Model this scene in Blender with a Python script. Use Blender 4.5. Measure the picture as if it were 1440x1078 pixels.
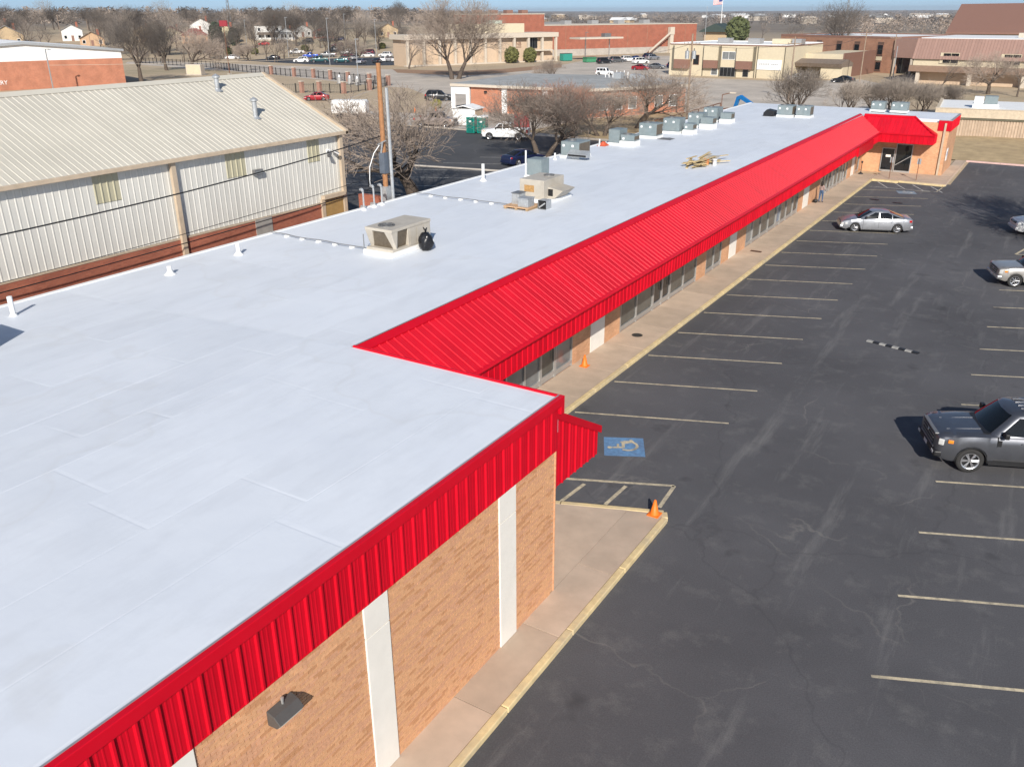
import bpy, bmesh, math, random
from mathutils import Matrix, Vector
R = math.radians
for o in list(bpy.data.objects): bpy.data.objects.remove(o)
SC = bpy.context.scene
COL = SC.collection
# ------------------------------------------------------------------ camera
cam = bpy.data.cameras.new('camera'); co = bpy.data.objects.new('camera', cam); COL.objects.link(co)
cam.sensor_fit = 'HORIZONTAL'; cam.sensor_width = 36.0; cam.lens = 36.0 * 1211.55 / 1440.0
cam.clip_start = 0.2; cam.clip_end = 20000
co.matrix_basis = Matrix.Translation((0, 0, 14.6)) @ Matrix.Rotation(R(32.02), 4, 'Z') @ Matrix.Rotation(R(90 - 23.323), 4, 'X') @ Matrix.Rotation(R(-0.3), 4, 'Z')
SC.camera = co
# ------------------------------------------------------------------ sky and sun
SUN_EL, SUN_AZ = 29.5, 31.0      # the sun stands behind the camera, 31 degrees off the building's axis
w = bpy.data.worlds.new('World'); SC.world = w; w.use_nodes = True
nt = w.node_tree; bg = nt.nodes['Background']
sk = nt.nodes.new('ShaderNodeTexSky'); sk.sky_type = 'NISHITA'; sk.sun_disc = False
sk.sun_elevation = R(SUN_EL); sk.sun_rotation = R(180 - SUN_AZ)
sk.air_density = 1.0; sk.dust_density = 0.6; sk.ozone_density = 1.5; sk.altitude = 300
tc = nt.nodes.new('ShaderNodeTexCoord'); mp = nt.nodes.new('ShaderNodeMapping'); mp.inputs['Location'].default_value = (0, 0, 0.135)   # a clear winter sky: blue down to the horizon
nt.links.new(tc.outputs['Generated'], mp.inputs[0]); nt.links.new(mp.outputs[0], sk.inputs[0]); nt.links.new(sk.outputs[0], bg.inputs[0]); bg.inputs[1].default_value = 0.092
sl = bpy.data.lights.new('sun', 'SUN'); sl.energy = 4.3; sl.angle = R(0.53); sl.color = (1.0, 0.945, 0.87)
so = bpy.data.objects.new('sun', sl); COL.objects.link(so)
sd = Vector((math.sin(R(SUN_AZ)) * math.cos(R(SUN_EL)), -math.cos(R(SUN_AZ)) * math.cos(R(SUN_EL)), math.sin(R(SUN_EL))))
so.rotation_euler = sd.to_track_quat('Z', 'Y').to_euler(); so.location = (40, -60, 60)
SC.view_settings.view_transform = 'Standard'; SC.view_settings.look = 'None'
SC.view_settings.exposure = 0.38; SC.view_settings.gamma = 1.0
try: SC.view_settings.use_curve_mapping = False
except Exception: pass
SC.render.engine = 'CYCLES'
SC.cycles.max_bounces = 6; SC.cycles.diffuse_bounces = 3; SC.cycles.glossy_bounces = 3; SC.cycles.volume_bounces = 0
rnd = random.Random(7)
# ------------------------------------------------------------------ materials
MATS = {}
def newmat(name):
    m = bpy.data.materials.new(name); m.use_nodes = True
    MATS[name] = m
    return m, m.node_tree, m.node_tree.nodes['Principled BSDF']
def node(t, kind, **kw):
    n = t.nodes.new(kind)
    for k, v in kw.items():
        if k == 'inp':
            for i, x in v.items(): n.inputs[i].default_value = x
        else: setattr(n, k, v)
    return n
def noise(t, vec, scale, detail=4, rough=0.55):
    n = node(t, 'ShaderNodeTexNoise', inp={'Scale': scale, 'Detail': detail, 'Roughness': rough})
    t.links.new(vec, n.inputs['Vector']); return n.outputs['Fac']
def ramp(t, fac, stops):
    r = node(t, 'ShaderNodeValToRGB'); e = r.color_ramp.elements
    while len(e) < len(stops): e.new(0.5)
    for i, (p, c) in enumerate(stops):
        e[i].position = p; e[i].color = (*c, 1) if len(c) == 3 else c
    t.links.new(fac, r.inputs[0]); return r.outputs[0]
def mixc(t, a, b, fac, mode='MIX'):
    m = node(t, 'ShaderNodeMix', data_type='RGBA', blend_type=mode)
    for s, v in ((0, fac), (6, a), (7, b)):
        if hasattr(v, 'links'): t.links.new(v, m.inputs[s])
        else: m.inputs[s].default_value = v if s == 0 else (*v, 1)
    return m.outputs[2]
def wpos(t, sc=(1, 1, 1), rot=0):
    g = node(t, 'ShaderNodeNewGeometry'); mp = node(t, 'ShaderNodeMapping')
    mp.inputs['Scale'].default_value = sc; mp.inputs['Rotation'].default_value = (0, 0, rot)
    t.links.new(g.outputs['Position'], mp.inputs[0]); return mp.outputs[0]
def bump(t, b, h, strength=0.3, dist=0.02):
    n = node(t, 'ShaderNodeBump', inp={'Strength': strength, 'Distance': dist})
    t.links.new(h, n.inputs['Height']); t.links.new(n.outputs[0], b.inputs['Normal'])
def mat(name, col, rough=0.6, metal=0.0, var=0.12, scale=3.0, bmp=0.0, bscale=60.0, rvar=0.0, spec=0.4, dirt=None, dirtamt=0.5, emit=0):
    """plain surface with grain: world-space noise for tone, an optional per-piece tone, an optional stain colour and fine relief"""
    if name in MATS: return MATS[name]
    m, t, b = newmat(name)
    p = wpos(t)
    f = noise(t, p, scale, 5)
    c = ramp(t, f, [(0.3, tuple(x * (1 - var) for x in col)), (0.7, tuple(min(1, x * (1 + var)) for x in col))])
    if rvar:
        oi = node(t, 'ShaderNodeObjectInfo')
        k = ramp(t, oi.outputs['Random'], [(0, (1 - rvar,) * 3), (1, (1 + rvar * .4,) * 3)])
        c = mixc(t, c, k, 1.0, 'MULTIPLY')
    if dirt:
        f2 = noise(t, p, scale * 0.23, 6, 0.65)
        k = ramp(t, f2, [(0.45, (0, 0, 0)), (0.75, (dirtamt,) * 3)])
        c = mixc(t, c, dirt, k)
    t.links.new(c, b.inputs['Base Color'])
    b.inputs['Roughness'].default_value = rough; b.inputs['Metallic'].default_value = metal
    b.inputs['Specular IOR Level'].default_value = spec
    if bmp: bump(t, b, noise(t, p, bscale, 3), bmp, 0.01)
    return m
def brickmat(name, c1, c2, mortar, axis='y', bw=0.21, bh=0.072, scale=1.0):
    m, t, b = newmat(name)
    g = node(t, 'ShaderNodeNewGeometry'); s = node(t, 'ShaderNodeSeparateXYZ'); t.links.new(g.outputs['Position'], s.inputs[0])
    cb = node(t, 'ShaderNodeCombineXYZ')
    ad = node(t, 'ShaderNodeMath', operation='ADD'); t.links.new(s.outputs['X'], ad.inputs[0]); t.links.new(s.outputs['Y'], ad.inputs[1])
    t.links.new(ad.outputs[0], cb.inputs['X']); t.links.new(s.outputs['Z'], cb.inputs['Y'])
    br = node(t, 'ShaderNodeTexBrick', inp={'Color1': (*c1, 1), 'Color2': (*c2, 1), 'Mortar': (*mortar, 1), 'Scale': scale, 'Mortar Size': 0.006, 'Brick Width': bw, 'Row Height': bh, 'Bias': -0.1})
    t.links.new(cb.outputs[0], br.inputs['Vector'])
    f = noise(t, wpos(t), 0.7, 4)
    c = mixc(t, br.outputs['Color'], ramp(t, f, [(0.3, (0.82,) * 3), (0.7, (1.1,) * 3)]), 1.0, 'MULTIPLY')
    t.links.new(c, b.inputs['Base Color']); b.inputs['Roughness'].default_value = 0.85
    bump(t, b, br.outputs['Fac'], -0.4, 0.008)
    return m
def asphalt(name, base, light, amt=1.0, crack=True, streak=0.0, bm=0.2):
    m, t, b = newmat(name)
    p = wpos(t); ps = wpos(t, (1.2, 0.12, 1), R(-6))
    f1 = noise(t, p, 0.12, 6, 0.6); f2 = noise(t, p, 0.9, 7, 0.7); f3 = noise(t, p, 28, 3, 0.7); f4 = noise(t, ps, 1.0, 6, 0.65)
    c = ramp(t, f1, [(0.3, tuple(x * 0.78 for x in base)), (0.7, tuple(x * 1.22 for x in base))])
    c = mixc(t, c, light, ramp(t, f2, [(0.53, (0, 0, 0)), (0.78, (0.42 * amt,) * 3)]))
    if streak: c = mixc(t, c, tuple(x * 1.25 for x in light), ramp(t, f4, [(0.56, (0, 0, 0)), (0.72, (streak,) * 3)]))
    c = mixc(t, c, ramp(t, f3, [(0.25, (0.72,) * 3), (0.75, (1.25,) * 3)]), 1.0, 'MULTIPLY')
    c = mixc(t, c, tuple(x * .55 for x in base), ramp(t, noise(t, p, 0.62, 3, 0.5), [(0.66, (0, 0, 0)), (0.76, (0.55 * amt,) * 3)]))    # oil and tyre marks
    if crack:
        wv = node(t, 'ShaderNodeTexNoise', inp={'Scale': 0.5, 'Detail': 5}); t.links.new(p, wv.inputs['Vector'])
        ad = node(t, 'ShaderNodeMix', data_type='RGBA', blend_type='LINEAR_LIGHT'); ad.inputs[0].default_value = 1.4
        t.links.new(p, ad.inputs[6]); t.links.new(wv.outputs['Color'], ad.inputs[7])
        v = node(t, 'ShaderNodeTexVoronoi', feature='DISTANCE_TO_EDGE', inp={'Scale': 0.16}); t.links.new(ad.outputs[2], v.inputs['Vector'])
        k = ramp(t, v.outputs['Distance'], [(0.0, (1, 1, 1)), (0.006, (0, 0, 0))])
        msk = ramp(t, noise(t, p, 0.17, 3), [(0.5, (0, 0, 0)), (0.6, (0.4,) * 3)])
        c = mixc(t, c, (0.24, 0.225, 0.2), mixc(t, k, msk, 1.0, 'MULTIPLY'))
        v2 = node(t, 'ShaderNodeTexVoronoi', feature='DISTANCE_TO_EDGE', inp={'Scale': 0.07}); t.links.new(ad.outputs[2], v2.inputs['Vector'])
        k2 = ramp(t, v2.outputs['Distance'], [(0.0, (0.22,) * 3), (0.0018, (0, 0, 0))])
        c = mixc(t, c, (0.035, 0.035, 0.038), k2)
    t.links.new(c, b.inputs['Base Color']); b.inputs['Roughness'].default_value = 0.82; b.inputs['Specular IOR Level'].default_value = 0.3
    if bm: bump(t, b, f3, bm, 0.006)
    return m
ASPH = asphalt('asphalt', (0.095, 0.0935, 0.098), (0.185, 0.18, 0.172), 1.3, True, 0.42)
ASPH2 = asphalt('asphalt_rear', (0.075, 0.075, 0.078), (0.15, 0.145, 0.14), 0.8, True, 0.1)
STREET = asphalt('street_paving', (0.50, 0.44, 0.37), (0.60, 0.54, 0.46), 0.8, True, 0.2, 0)
CONC = mat('concrete', (0.545, 0.42, 0.315), 0.85, var=0.1, scale=1.3, bmp=0.15, bscale=40, rvar=0.12, dirt=(0.33, 0.27, 0.21), dirtamt=0.55)
CONC2 = mat('grey_concrete', (0.44, 0.40, 0.35), 0.9, var=0.12, scale=1.5, bmp=0.15, dirt=(0.25, 0.22, 0.19))
YEL = mat('yellow_kerb_paint', (0.70, 0.545, 0.29), 0.75, var=0.14, scale=4, bmp=0.1, dirt=(0.42, 0.36, 0.27), dirtamt=0.8)
PINK = mat('faded_red_kerb_paint', (0.62, 0.42, 0.38), 0.8, var=0.12, scale=4, dirt=(0.45, 0.38, 0.33))
STRIPE = mat('worn_line_paint', (0.56, 0.48, 0.33), 0.75, var=0.2, scale=9, dirt=(0.12, 0.115, 0.11), dirtamt=0.9)
WLINE = mat('worn_white_line', (0.55, 0.54, 0.5), 0.75, var=0.2, scale=9, dirt=(0.14, 0.135, 0.13), dirtamt=0.9)
BLUEP = mat('blue_pavement_paint', (0.13, 0.26, 0.44), 0.7, var=0.2, scale=7, dirt=(0.1, 0.13, 0.2), dirtamt=0.7)
RED = mat('red_painted_metal', (0.60, 0.004, 0.018), 0.42, 0.0, var=0.06, scale=1.5, rvar=0.13, spec=0.16, bmp=0.04, bscale=5)
REDS = mat('red_roof_sheet', (0.63, 0.008, 0.022), 0.34, 0.0, var=0.07, scale=1.2, rvar=0.14, spec=0.32, bmp=0.04, bscale=5)
GREYT = mat('grey_drip_edge', (0.35, 0.34, 0.36), 0.5, 0.3)
BRK = [mat('tan_brick', (0.73, 0.395, 0.205), 0.85, var=0.12, scale=14, bmp=0.25, rvar=0.12),
       mat('orange_brick', (0.60, 0.30, 0.148), 0.85, var=0.12, scale=14, bmp=0.25, rvar=0.12),
       mat('pink_tan_brick', (0.68, 0.36, 0.205), 0.85, var=0.12, scale=14, bmp=0.25, rvar=0.12)]
MORT = mat('mortar', (0.60, 0.37, 0.215), 0.95, var=0.1, scale=12)
TANB = brickmat('tan_brick_wall', (0.68, 0.37, 0.20), (0.56, 0.28, 0.14), (0.58, 0.37, 0.23))
REDB = brickmat('red_brick_wall', (0.40, 0.125, 0.07), (0.30, 0.085, 0.05), (0.30, 0.16, 0.11))
ORGB = brickmat('orange_brick_wall', (0.52, 0.21, 0.12), (0.44, 0.16, 0.09), (0.42, 0.23, 0.15))
BRNB = brickmat('brown_brick_wall', (0.38, 0.19, 0.115), (0.30, 0.145, 0.09), (0.30, 0.2, 0.14))
WHT = mat('white_paint', (0.82, 0.78, 0.70), 0.7, var=0.04, scale=2)
PURE = mat('bright_white', (0.82, 0.82, 0.80), 0.6, var=0.04, scale=2)
CREAM = mat('cream_stucco', (0.60, 0.52, 0.37), 0.85, var=0.05, scale=2, dirt=(0.55, 0.46, 0.32), dirtamt=0.4)
BEIGE = mat('beige_stucco', (0.55, 0.42, 0.30), 0.85, var=0.06, scale=2)
STONE = mat('pale_stone', (0.56, 0.49, 0.40), 0.85, var=0.06, scale=3)
BROWN = mat('brown_metal', (0.24, 0.13, 0.095), 0.55, var=0.06, scale=2, rvar=0.08)
MAUVE = mat('mauve_brown_metal', (0.33, 0.205, 0.165), 0.55, var=0.05, scale=2, rvar=0.08)
ALU = mat('aluminium', (0.52, 0.51, 0.49), 0.4, 0.6, var=0.06, scale=6)
GALV = mat('galvanised', (0.48, 0.50, 0.51), 0.45, 0.5, var=0.14, scale=9, dirt=(0.3, 0.28, 0.25), dirtamt=0.3)
STEEL = mat('dull_steel', (0.25, 0.25, 0.25), 0.5, 0.6)
ACG = mat('grey_unit_paint', (0.20, 0.245, 0.255), 0.5, var=0.1, scale=4, dirt=(0.3, 0.3, 0.28), dirtamt=0.35)
ACT = mat('tan_unit_paint', (0.47, 0.43, 0.365), 0.55, var=0.07, scale=3, dirt=(0.30, 0.26, 0.2), dirtamt=0.5)
COIL = mat('coil_fins', (0.155, 0.125, 0.09), 0.6, 0.3, var=0.25, scale=14)
DARK = mat('dark_void', (0.012, 0.012, 0.013), 0.8, var=0.1)
BLK = mat('black_plastic', (0.016, 0.016, 0.017), 0.45, var=0.1)
RUST = mat('rusty_steel', (0.17, 0.075, 0.04), 0.8, var=0.3, scale=10)
WOOD = mat('weathered_wood', (0.40, 0.28, 0.16), 0.85, var=0.2, scale=8, rvar=0.2)
POLEW = mat('utility_pole_wood', (0.34, 0.165, 0.075), 0.85, var=0.2, scale=6)
POLEG = mat('grey_pole_wood', (0.30, 0.22, 0.16), 0.9, var=0.2, scale=6)
BARK = mat('bark', (0.115, 0.088, 0.068), 0.95, var=0.3, scale=9, rvar=0.15)
TWIG = mat('twigs', (0.33, 0.265, 0.215), 0.95, var=0.25, scale=2, rvar=0.2)
TWIGR = mat('reddish_twigs', (0.29, 0.165, 0.12), 0.95, var=0.25, scale=2, rvar=0.2)
TWIGG = mat('grey_twigs', (0.29, 0.245, 0.205), 0.95, var=0.25, scale=2, rvar=0.2)
TWIGD = mat('dark_twigs', (0.125, 0.105, 0.088), 0.95, var=0.25, scale=2, rvar=0.2)
LEAF = mat('evergreen_leaf', (0.085, 0.10, 0.035), 0.8, var=0.4, scale=1.5)
LEAFD = mat('dark_evergreen_leaf', (0.035, 0.05, 0.028), 0.85, var=0.4, scale=1.5)
HEDGE = mat('olive_shrub_leaf', (0.12, 0.12, 0.035), 0.85, var=0.4, scale=3)
ORANGE = mat('safety_orange', (0.85, 0.19, 0.02), 0.5, var=0.06)
TEAL = mat('teal_plastic', (0.0, 0.22, 0.17), 0.4, var=0.05)
GREENB = mat('green_dumpster', (0.03, 0.27, 0.21), 0.6, var=0.1)
GREYROOF = mat('grey_gravel_roof', (0.36, 0.365, 0.355), 0.95, var=0.14, scale=0.8, bmp=0.3, dirt=(0.18, 0.18, 0.175))
SHING = mat('brown_shingles', (0.20, 0.155, 0.12), 0.9, var=0.2, scale=3)
SHINGR = mat('red_shingles', (0.26, 0.06, 0.05), 0.9, var=0.2, scale=3)
SHINGG = mat('grey_shingles', (0.26, 0.25, 0.235), 0.9, var=0.2, scale=3)
def glassmat(name, col, rough=0.06):
    m, t, b = newmat(name)
    b.inputs['Base Color'].default_value = (*col, 1); b.inputs['Roughness'].default_value = rough
    b.inputs['Specular IOR Level'].default_value = 0.6
    f = noise(t, wpos(t), 0.6, 3)
    t.links.new(ramp(t, f, [(0.3, tuple(x * .7 for x in col)), (0.7, tuple(x * 1.3 for x in col))]), b.inputs['Base Color'])
    return m
GLS = glassmat('window_glass', (0.085, 0.085, 0.075), 0.1)
GLSG = glassmat('grey_blind_glass', (0.19, 0.20, 0.20), 0.15)
GLSD = glassmat('dark_glass', (0.010, 0.012, 0.014))
GLSB = glassmat('bluish_glass', (0.12, 0.17, 0.24))
CGL = glassmat('car_glass', (0.006, 0.008, 0.010), 0.04); CGL.node_tree.nodes['Principled BSDF'].inputs['Specular IOR Level'].default_value = 0.35
TYRE = mat('tyre_rubber', (0.028, 0.027, 0.026), 0.85)
def paint(name, col, metal=0.5, rough=0.36):
    if name in MATS: return MATS[name]
    m, t, b = newmat(name)
    b.inputs['Base Color'].default_value = (*col, 1); b.inputs['Metallic'].default_value = metal; b.inputs['Roughness'].default_value = rough
    b.inputs['Coat Weight'].default_value = 0.6; b.inputs['Coat Roughness'].default_value = 0.12
    f = noise(t, wpos(t), 3, 4)
    t.links.new(ramp(t, f, [(0.3, tuple(x * .9 for x in col)), (0.7, tuple(min(1, x * 1.08) for x in col))]), b.inputs['Base Color'])
    return m
def membrane():
    m, t, b = newmat('white_roof_membrane')
    p = wpos(t); f = noise(t, p, 0.35, 6, 0.6); f2 = noise(t, wpos(t, (1, .25, 1)), 1.6, 6, 0.7)
    c = ramp(t, f, [(0.3, (0.69, 0.728, 0.78)), (0.7, (0.755, 0.79, 0.835))])
    c = mixc(t, c, (0.57, 0.595, 0.63), ramp(t, f2, [(0.48, (0, 0, 0)), (0.8, (0.5,) * 3)]))
    f3 = noise(t, p, 0.16, 3, 0.5)          # dried edges of old puddles and scuffs
    c = mixc(t, c, (0.60, 0.60, 0.59), ramp(t, f3, [(0.555, (0, 0, 0)), (0.565, (0.22,) * 3), (0.575, (0.05,) * 3), (0.66, (0, 0, 0))]))
    c = mixc(t, c, (0.5, 0.51, 0.52), ramp(t, noise(t, p, 5.5, 6, 0.75), [(0.64, (0, 0, 0)), (0.78, (0.35,) * 3)]))
    oi = node(t, 'ShaderNodeObjectInfo')
    c = mixc(t, c, ramp(t, oi.outputs['Random'], [(0, (0.955,) * 3), (1, (1.0,) * 3)]), 1.0, 'MULTIPLY')
    t.links.new(c, b.inputs['Base Color']); b.inputs['Roughness'].default_value = 0.55
    bump(t, b, noise(t, p, 1.3, 4, 0.6), 0.25, 0.03)
    return m
MEMB = membrane()
def wallmetal(name, col, dirt):
    m, t, b = newmat(name)
    p = wpos(t); ps = wpos(t, (2.5, 2.5, 0.25))
    f = noise(t, p, 0.5, 5); f2 = noise(t, ps, 1.4, 6, 0.7)
    c = ramp(t, f, [(0.3, tuple(x * .93 for x in col)), (0.7, tuple(min(1, x * 1.05) for x in col))])
    c = mixc(t, c, dirt, ramp(t, f2, [(0.48, (0, 0, 0)), (0.8, (0.45,) * 3)]))
    oi = node(t, 'ShaderNodeObjectInfo')
    c = mixc(t, c, ramp(t, oi.outputs['Random'], [(0, (0.93,) * 3), (1, (1.0,) * 3)]), 1.0, 'MULTIPLY')
    t.links.new(c, b.inputs['Base Color']); b.inputs['Roughness'].default_value = 0.5
    return m
WHW = wallmetal('cream_wall_sheet', (0.665, 0.65, 0.59), (0.54, 0.52, 0.46))
WHR = wallmetal('cream_roof_sheet', (0.585, 0.55, 0.465), (0.51, 0.475, 0.39))
WHT_TRIM = mat('tan_trim', (0.50, 0.40, 0.29), 0.6, var=0.1, scale=3)
FRP = wallmetal('aged_translucent_sheet', (0.46, 0.43, 0.30), (0.34, 0.31, 0.2))
def groundmat():
    m, t, b = newmat('dry_winter_ground')
    p = wpos(t); f = noise(t, p, 0.02, 6, 0.6); f2 = noise(t, p, 0.25, 6, 0.7); f3 = noise(t, p, 3.0, 4)
    c = ramp(t, f, [(0.35, (0.40, 0.30, 0.19)), (0.5, (0.47, 0.365, 0.24)), (0.65, (0.34, 0.28, 0.175))])
    c = mixc(t, c, (0.54, 0.43, 0.29), ramp(t, f2, [(0.45, (0, 0, 0)), (0.7, (0.6,) * 3)]))
    c = mixc(t, c, ramp(t, f3, [(0.3, (0.8,) * 3), (0.7, (1.15,) * 3)]), 1.0, 'MULTIPLY')
    g = node(t, 'ShaderNodeNewGeometry'); ln = node(t, 'ShaderNodeVectorMath', operation='LENGTH'); t.links.new(g.outputs['Position'], ln.inputs[0])
    mr = node(t, 'ShaderNodeMapRange', inp={'From Min': 420, 'From Max': 760}); t.links.new(ln.outputs['Value'], mr.inputs[0])     # open scrub starts beyond the town's edge
    sc = ramp(t, noise(t, wpos(t), 0.006, 6, 0.6), [(0.38, (0.17, 0.135, 0.10)), (0.55, (0.24, 0.195, 0.145)), (0.68, (0.38, 0.30, 0.20))])
    c = mixc(t, c, sc, mr.outputs[0])
    t.links.new(c, b.inputs['Base Color']); b.inputs['Roughness'].default_value = 0.95
    return m
GRND = groundmat()
LAWN = mat('dormant_lawn', (0.42, 0.315, 0.18), 0.95, var=0.18, scale=0.9, bmp=0.3, bscale=20, dirt=(0.30, 0.22, 0.125), dirtamt=0.6)
MULCH = mat('bare_red_earth', (0.31, 0.19, 0.115), 0.95, var=0.2, scale=1.5)
# ------------------------------------------------------------------ mesh helpers
class MB:
    def __init__(s): s.v = []; s.f = []; s.m = []
    def face(s, pts, m=0):
        i = len(s.v); s.v += [tuple(p) for p in pts]; s.f.append(tuple(range(i, i + len(pts)))); s.m.append(m)
    def box(s, x0, x1, y0, y1, z0, z1, m=0, M=None, skip=()):
        P = [(x0,y0,z0),(x1,y0,z0),(x1,y1,z0),(x0,y1,z0),(x0,y0,z1),(x1,y0,z1),(x1,y1,z1),(x0,y1,z1)]
        if M is not None: P = [tuple(M @ Vector(p)) for p in P]
        i = len(s.v); s.v += P
        for k, f in enumerate(((0,3,2,1),(4,5,6,7),(0,1,5,4),(1,2,6,5),(2,3,7,6),(3,0,4,7))):
            if k in skip: continue
            s.f.append(tuple(i + q for q in f)); s.m.append(m)
        return s
    def prism(s, poly, lo, hi, axis='x', m=0):
        """polygon given in the two other axes (in order), extruded along axis from lo to hi"""
        def pt(a, b, c): return {'x': (c, a, b), 'y': (a, c, b), 'z': (a, b, c)}[axis]
        n = len(poly); i = len(s.v)
        s.v += [pt(a, b, lo) for a, b in poly] + [pt(a, b, hi) for a, b in poly]
        s.f.append(tuple(range(i, i + n))[::-1]); s.m.append(m)
        s.f.append(tuple(range(i + n, i + 2 * n))); s.m.append(m)
        for k in range(n):
            j = (k + 1) % n
            s.f.append((i + k, i + j, i + n + j, i + n + k)); s.m.append(m)
        return s
    def tube(s, p0, p1, r0, r1=None, n=8, m=0, caps=True):
        r1 = r0 if r1 is None else r1
        p0 = Vector(p0); p1 = Vector(p1); d = (p1 - p0)
        if d.length < 1e-6: return s
        d.normalize(); a = d.orthogonal().normalized(); b = d.cross(a); i = len(s.v)
        for p, r in ((p0, r0), (p1, r1)):
            for k in range(n):
                t = 2 * math.pi * k / n; s.v.append(tuple(p + a * (math.cos(t) * r) + b * (math.sin(t) * r)))
        for k in range(n):
            j = (k + 1) % n; s.f.append((i + k, i + j, i + n + j, i + n + k)); s.m.append(m)
        if caps:
            s.f.append(tuple(range(i, i + n))[::-1]); s.m.append(m); s.f.append(tuple(range(i + n, i + 2 * n))); s.m.append(m)
        return s
    def path(s, pts, r, n=6, m=0):
        for a, b in zip(pts, pts[1:]): s.tube(a, b, r, r, n, m)
        return s
    def lathe(s, prof, n=16, M=None, m=0, close=False):
        """profile of (radius, height) turned about z"""
        i = len(s.v); L = len(prof)
        for k in range(n):
            t = 2 * math.pi * k / n
            for r, z in prof:
                p = Vector((r * math.cos(t), r * math.sin(t), z)); s.v.append(tuple(M @ p) if M is not None else tuple(p))
        for k in range(n):
            j = (k + 1) % n
            for q in range(L - 1 + (1 if close else 0)):
                q2 = (q + 1) % L
                s.f.append((i + k * L + q, i + j * L + q, i + j * L + q2, i + k * L + q2)); s.m.append(m)
        return s
    def mesh(s, name, mats, smooth=False):
        me = bpy.data.meshes.new(name); me.from_pydata(s.v, [], s.f)
        for x in (mats if isinstance(mats, (list, tuple)) else [mats]): me.materials.append(x)
        if any(s.m): me.polygons.foreach_set('material_index', s.m)
        if smooth: me.polygons.foreach_set('use_smooth', [True] * len(s.f))
        me.update(); return me
    def build(s, name, mats, parent=None, smooth=False, bevel=0, kind=None, fix=True):
        me = s.mesh(name, mats, smooth)
        if fix:
            bm = bmesh.new(); bm.from_mesh(me)
            if smooth: bmesh.ops.remove_doubles(bm, verts=bm.verts, dist=1e-5)
            bmesh.ops.recalc_face_normals(bm, faces=bm.faces); bm.to_mesh(me); bm.free()
        o = link(name, me, parent)
        if bevel:
            md = o.modifiers.new('bevel', 'BEVEL'); md.width = bevel; md.segments = 2; md.limit_method = 'ANGLE'
        if kind: o['kind'] = kind
        return o
def world(o):
    m = o.matrix_basis.copy()
    return world(o.parent) @ o.matrix_parent_inverse @ m if o.parent else m
def link(name, data, parent=None, keep=True):
    o = bpy.data.objects.new(name, data); COL.objects.link(o)
    if parent is not None:
        o.parent = parent
        if keep: o.matrix_parent_inverse = world(parent).inverted()
    return o
def tag(o, label, cat, group=None):
    o['label'] = label; o['category'] = cat
    if group: o['group'] = group
    return o
def thing(name, label, cat, loc=(0, 0, 0), rz=0, group=None):
    o = link(name, None); o.empty_display_size = 0.3
    o.location = loc; o.rotation_euler = (0, 0, rz)
    return tag(o, label, cat, group)
def basis(o, org, u, v, n):
    u = Vector(u).normalized(); v = Vector(v).normalized(); n = Vector(n).normalized()
    m = Matrix((( u.x, v.x, n.x, org[0]), (u.y, v.y, n.y, org[1]), (u.z, v.z, n.z, org[2]), (0, 0, 0, 1)))
    o.matrix_basis = m; return o
def dup(o, parent=None, label=None, loc=None, rz=None, group=None, sc=None):
    c = o.copy(); COL.objects.link(c)
    if parent is not None: c.parent = parent
    if loc is not None: c.location = loc
    if rz is not None: c.rotation_euler = (0, 0, rz)
    if sc is not None: c.scale = (sc, sc, sc) if isinstance(sc, (int, float)) else sc
    if label: c['label'] = label
    if group: c['group'] = group
    for ch in o.children: dup(ch, c)
    return c
def struct(o): o['kind'] = 'structure'; return o
def rib_mesh(name, wdt, length, m, big=0.036, minor=True, shift=0.0):
    """one roll-formed sheet: u across, v along, w out; a trapezoid rib and two small stiffeners"""
    pf = [(0, 0), (0.022, big), (0.062, big), (0.084, 0)]
    if minor:
        g = (wdt - 0.084) / 3
        for k in (1, 2): pf += [(0.084 + g * k - 0.022, 0), (0.084 + g * k - 0.010, 0.0045), (0.084 + g * k + 0.010, 0.0045), (0.084 + g * k + 0.022, 0)]
    pf += [(wdt, 0)]
    b = MB()
    for (u0, h0), (u1, h1) in zip(pf, pf[1:]): b.face([(u0, 0, h0), (u1, 0, h1), (u1, length, h1), (u0, length, h0)])
    b.face([(u, 0, h) for u, h in pf[:4]][::-1]); b.face([(u, length, h) for u, h in pf[:4]])
    return b.mesh(name, m)
# ------------------------------------------------------------------ ground
def sst(x): x = max(0, min(1, x)); return x * x * (3 - 2 * x)
def terr(x, y):
    """flat town floor, a rise with houses on the left, far low ridges"""
    d = math.hypot(x, y); v = 0.848 * x + 0.530 * y          # v: across the view, left is negative
    a = math.degrees(math.atan2(v, -0.530 * x + 0.848 * y))   # bearing off the camera's heading
    h = 7.5 * sst((d - 328) / 190) * sst((-a + 4) / 12)
    h += sst((d - 1500) / 2500) * (6 + 5 * math.sin(x * 0.0013 + 1) + 4 * math.sin(y * 0.0021 + x * 0.0007)) * sst((14 - a) / 14)
    h += sst((d - 3000) / 4000) * 5 * (1 + math.sin(x * 0.0009) * math.cos(y * 0.0011))
    return h
def zt(x, y): return terr(x, y)
rings = [0, 20, 45, 80, 120, 170, 220, 270, 300, 328, 365, 405, 450, 510, 600, 750, 950, 1250, 1700, 2300, 3200, 4500, 6500, 9000]
gb = MB(); NA = 144
for r in rings:
    for k in range(NA):
        t = 2 * math.pi * k / NA; x, y = r * math.cos(t), r * math.sin(t); gb.v.append((x, y, terr(x, y) - 0.008))
for i in range(len(rings) - 1):
    for k in range(NA):
        j = (k + 1) % NA; gb.f.append((i * NA + k, i * NA + j, (i + 1) * NA + j, (i + 1) * NA + k)); gb.m.append(0)
struct(gb.build('ground', GRND, smooth=True))
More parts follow.
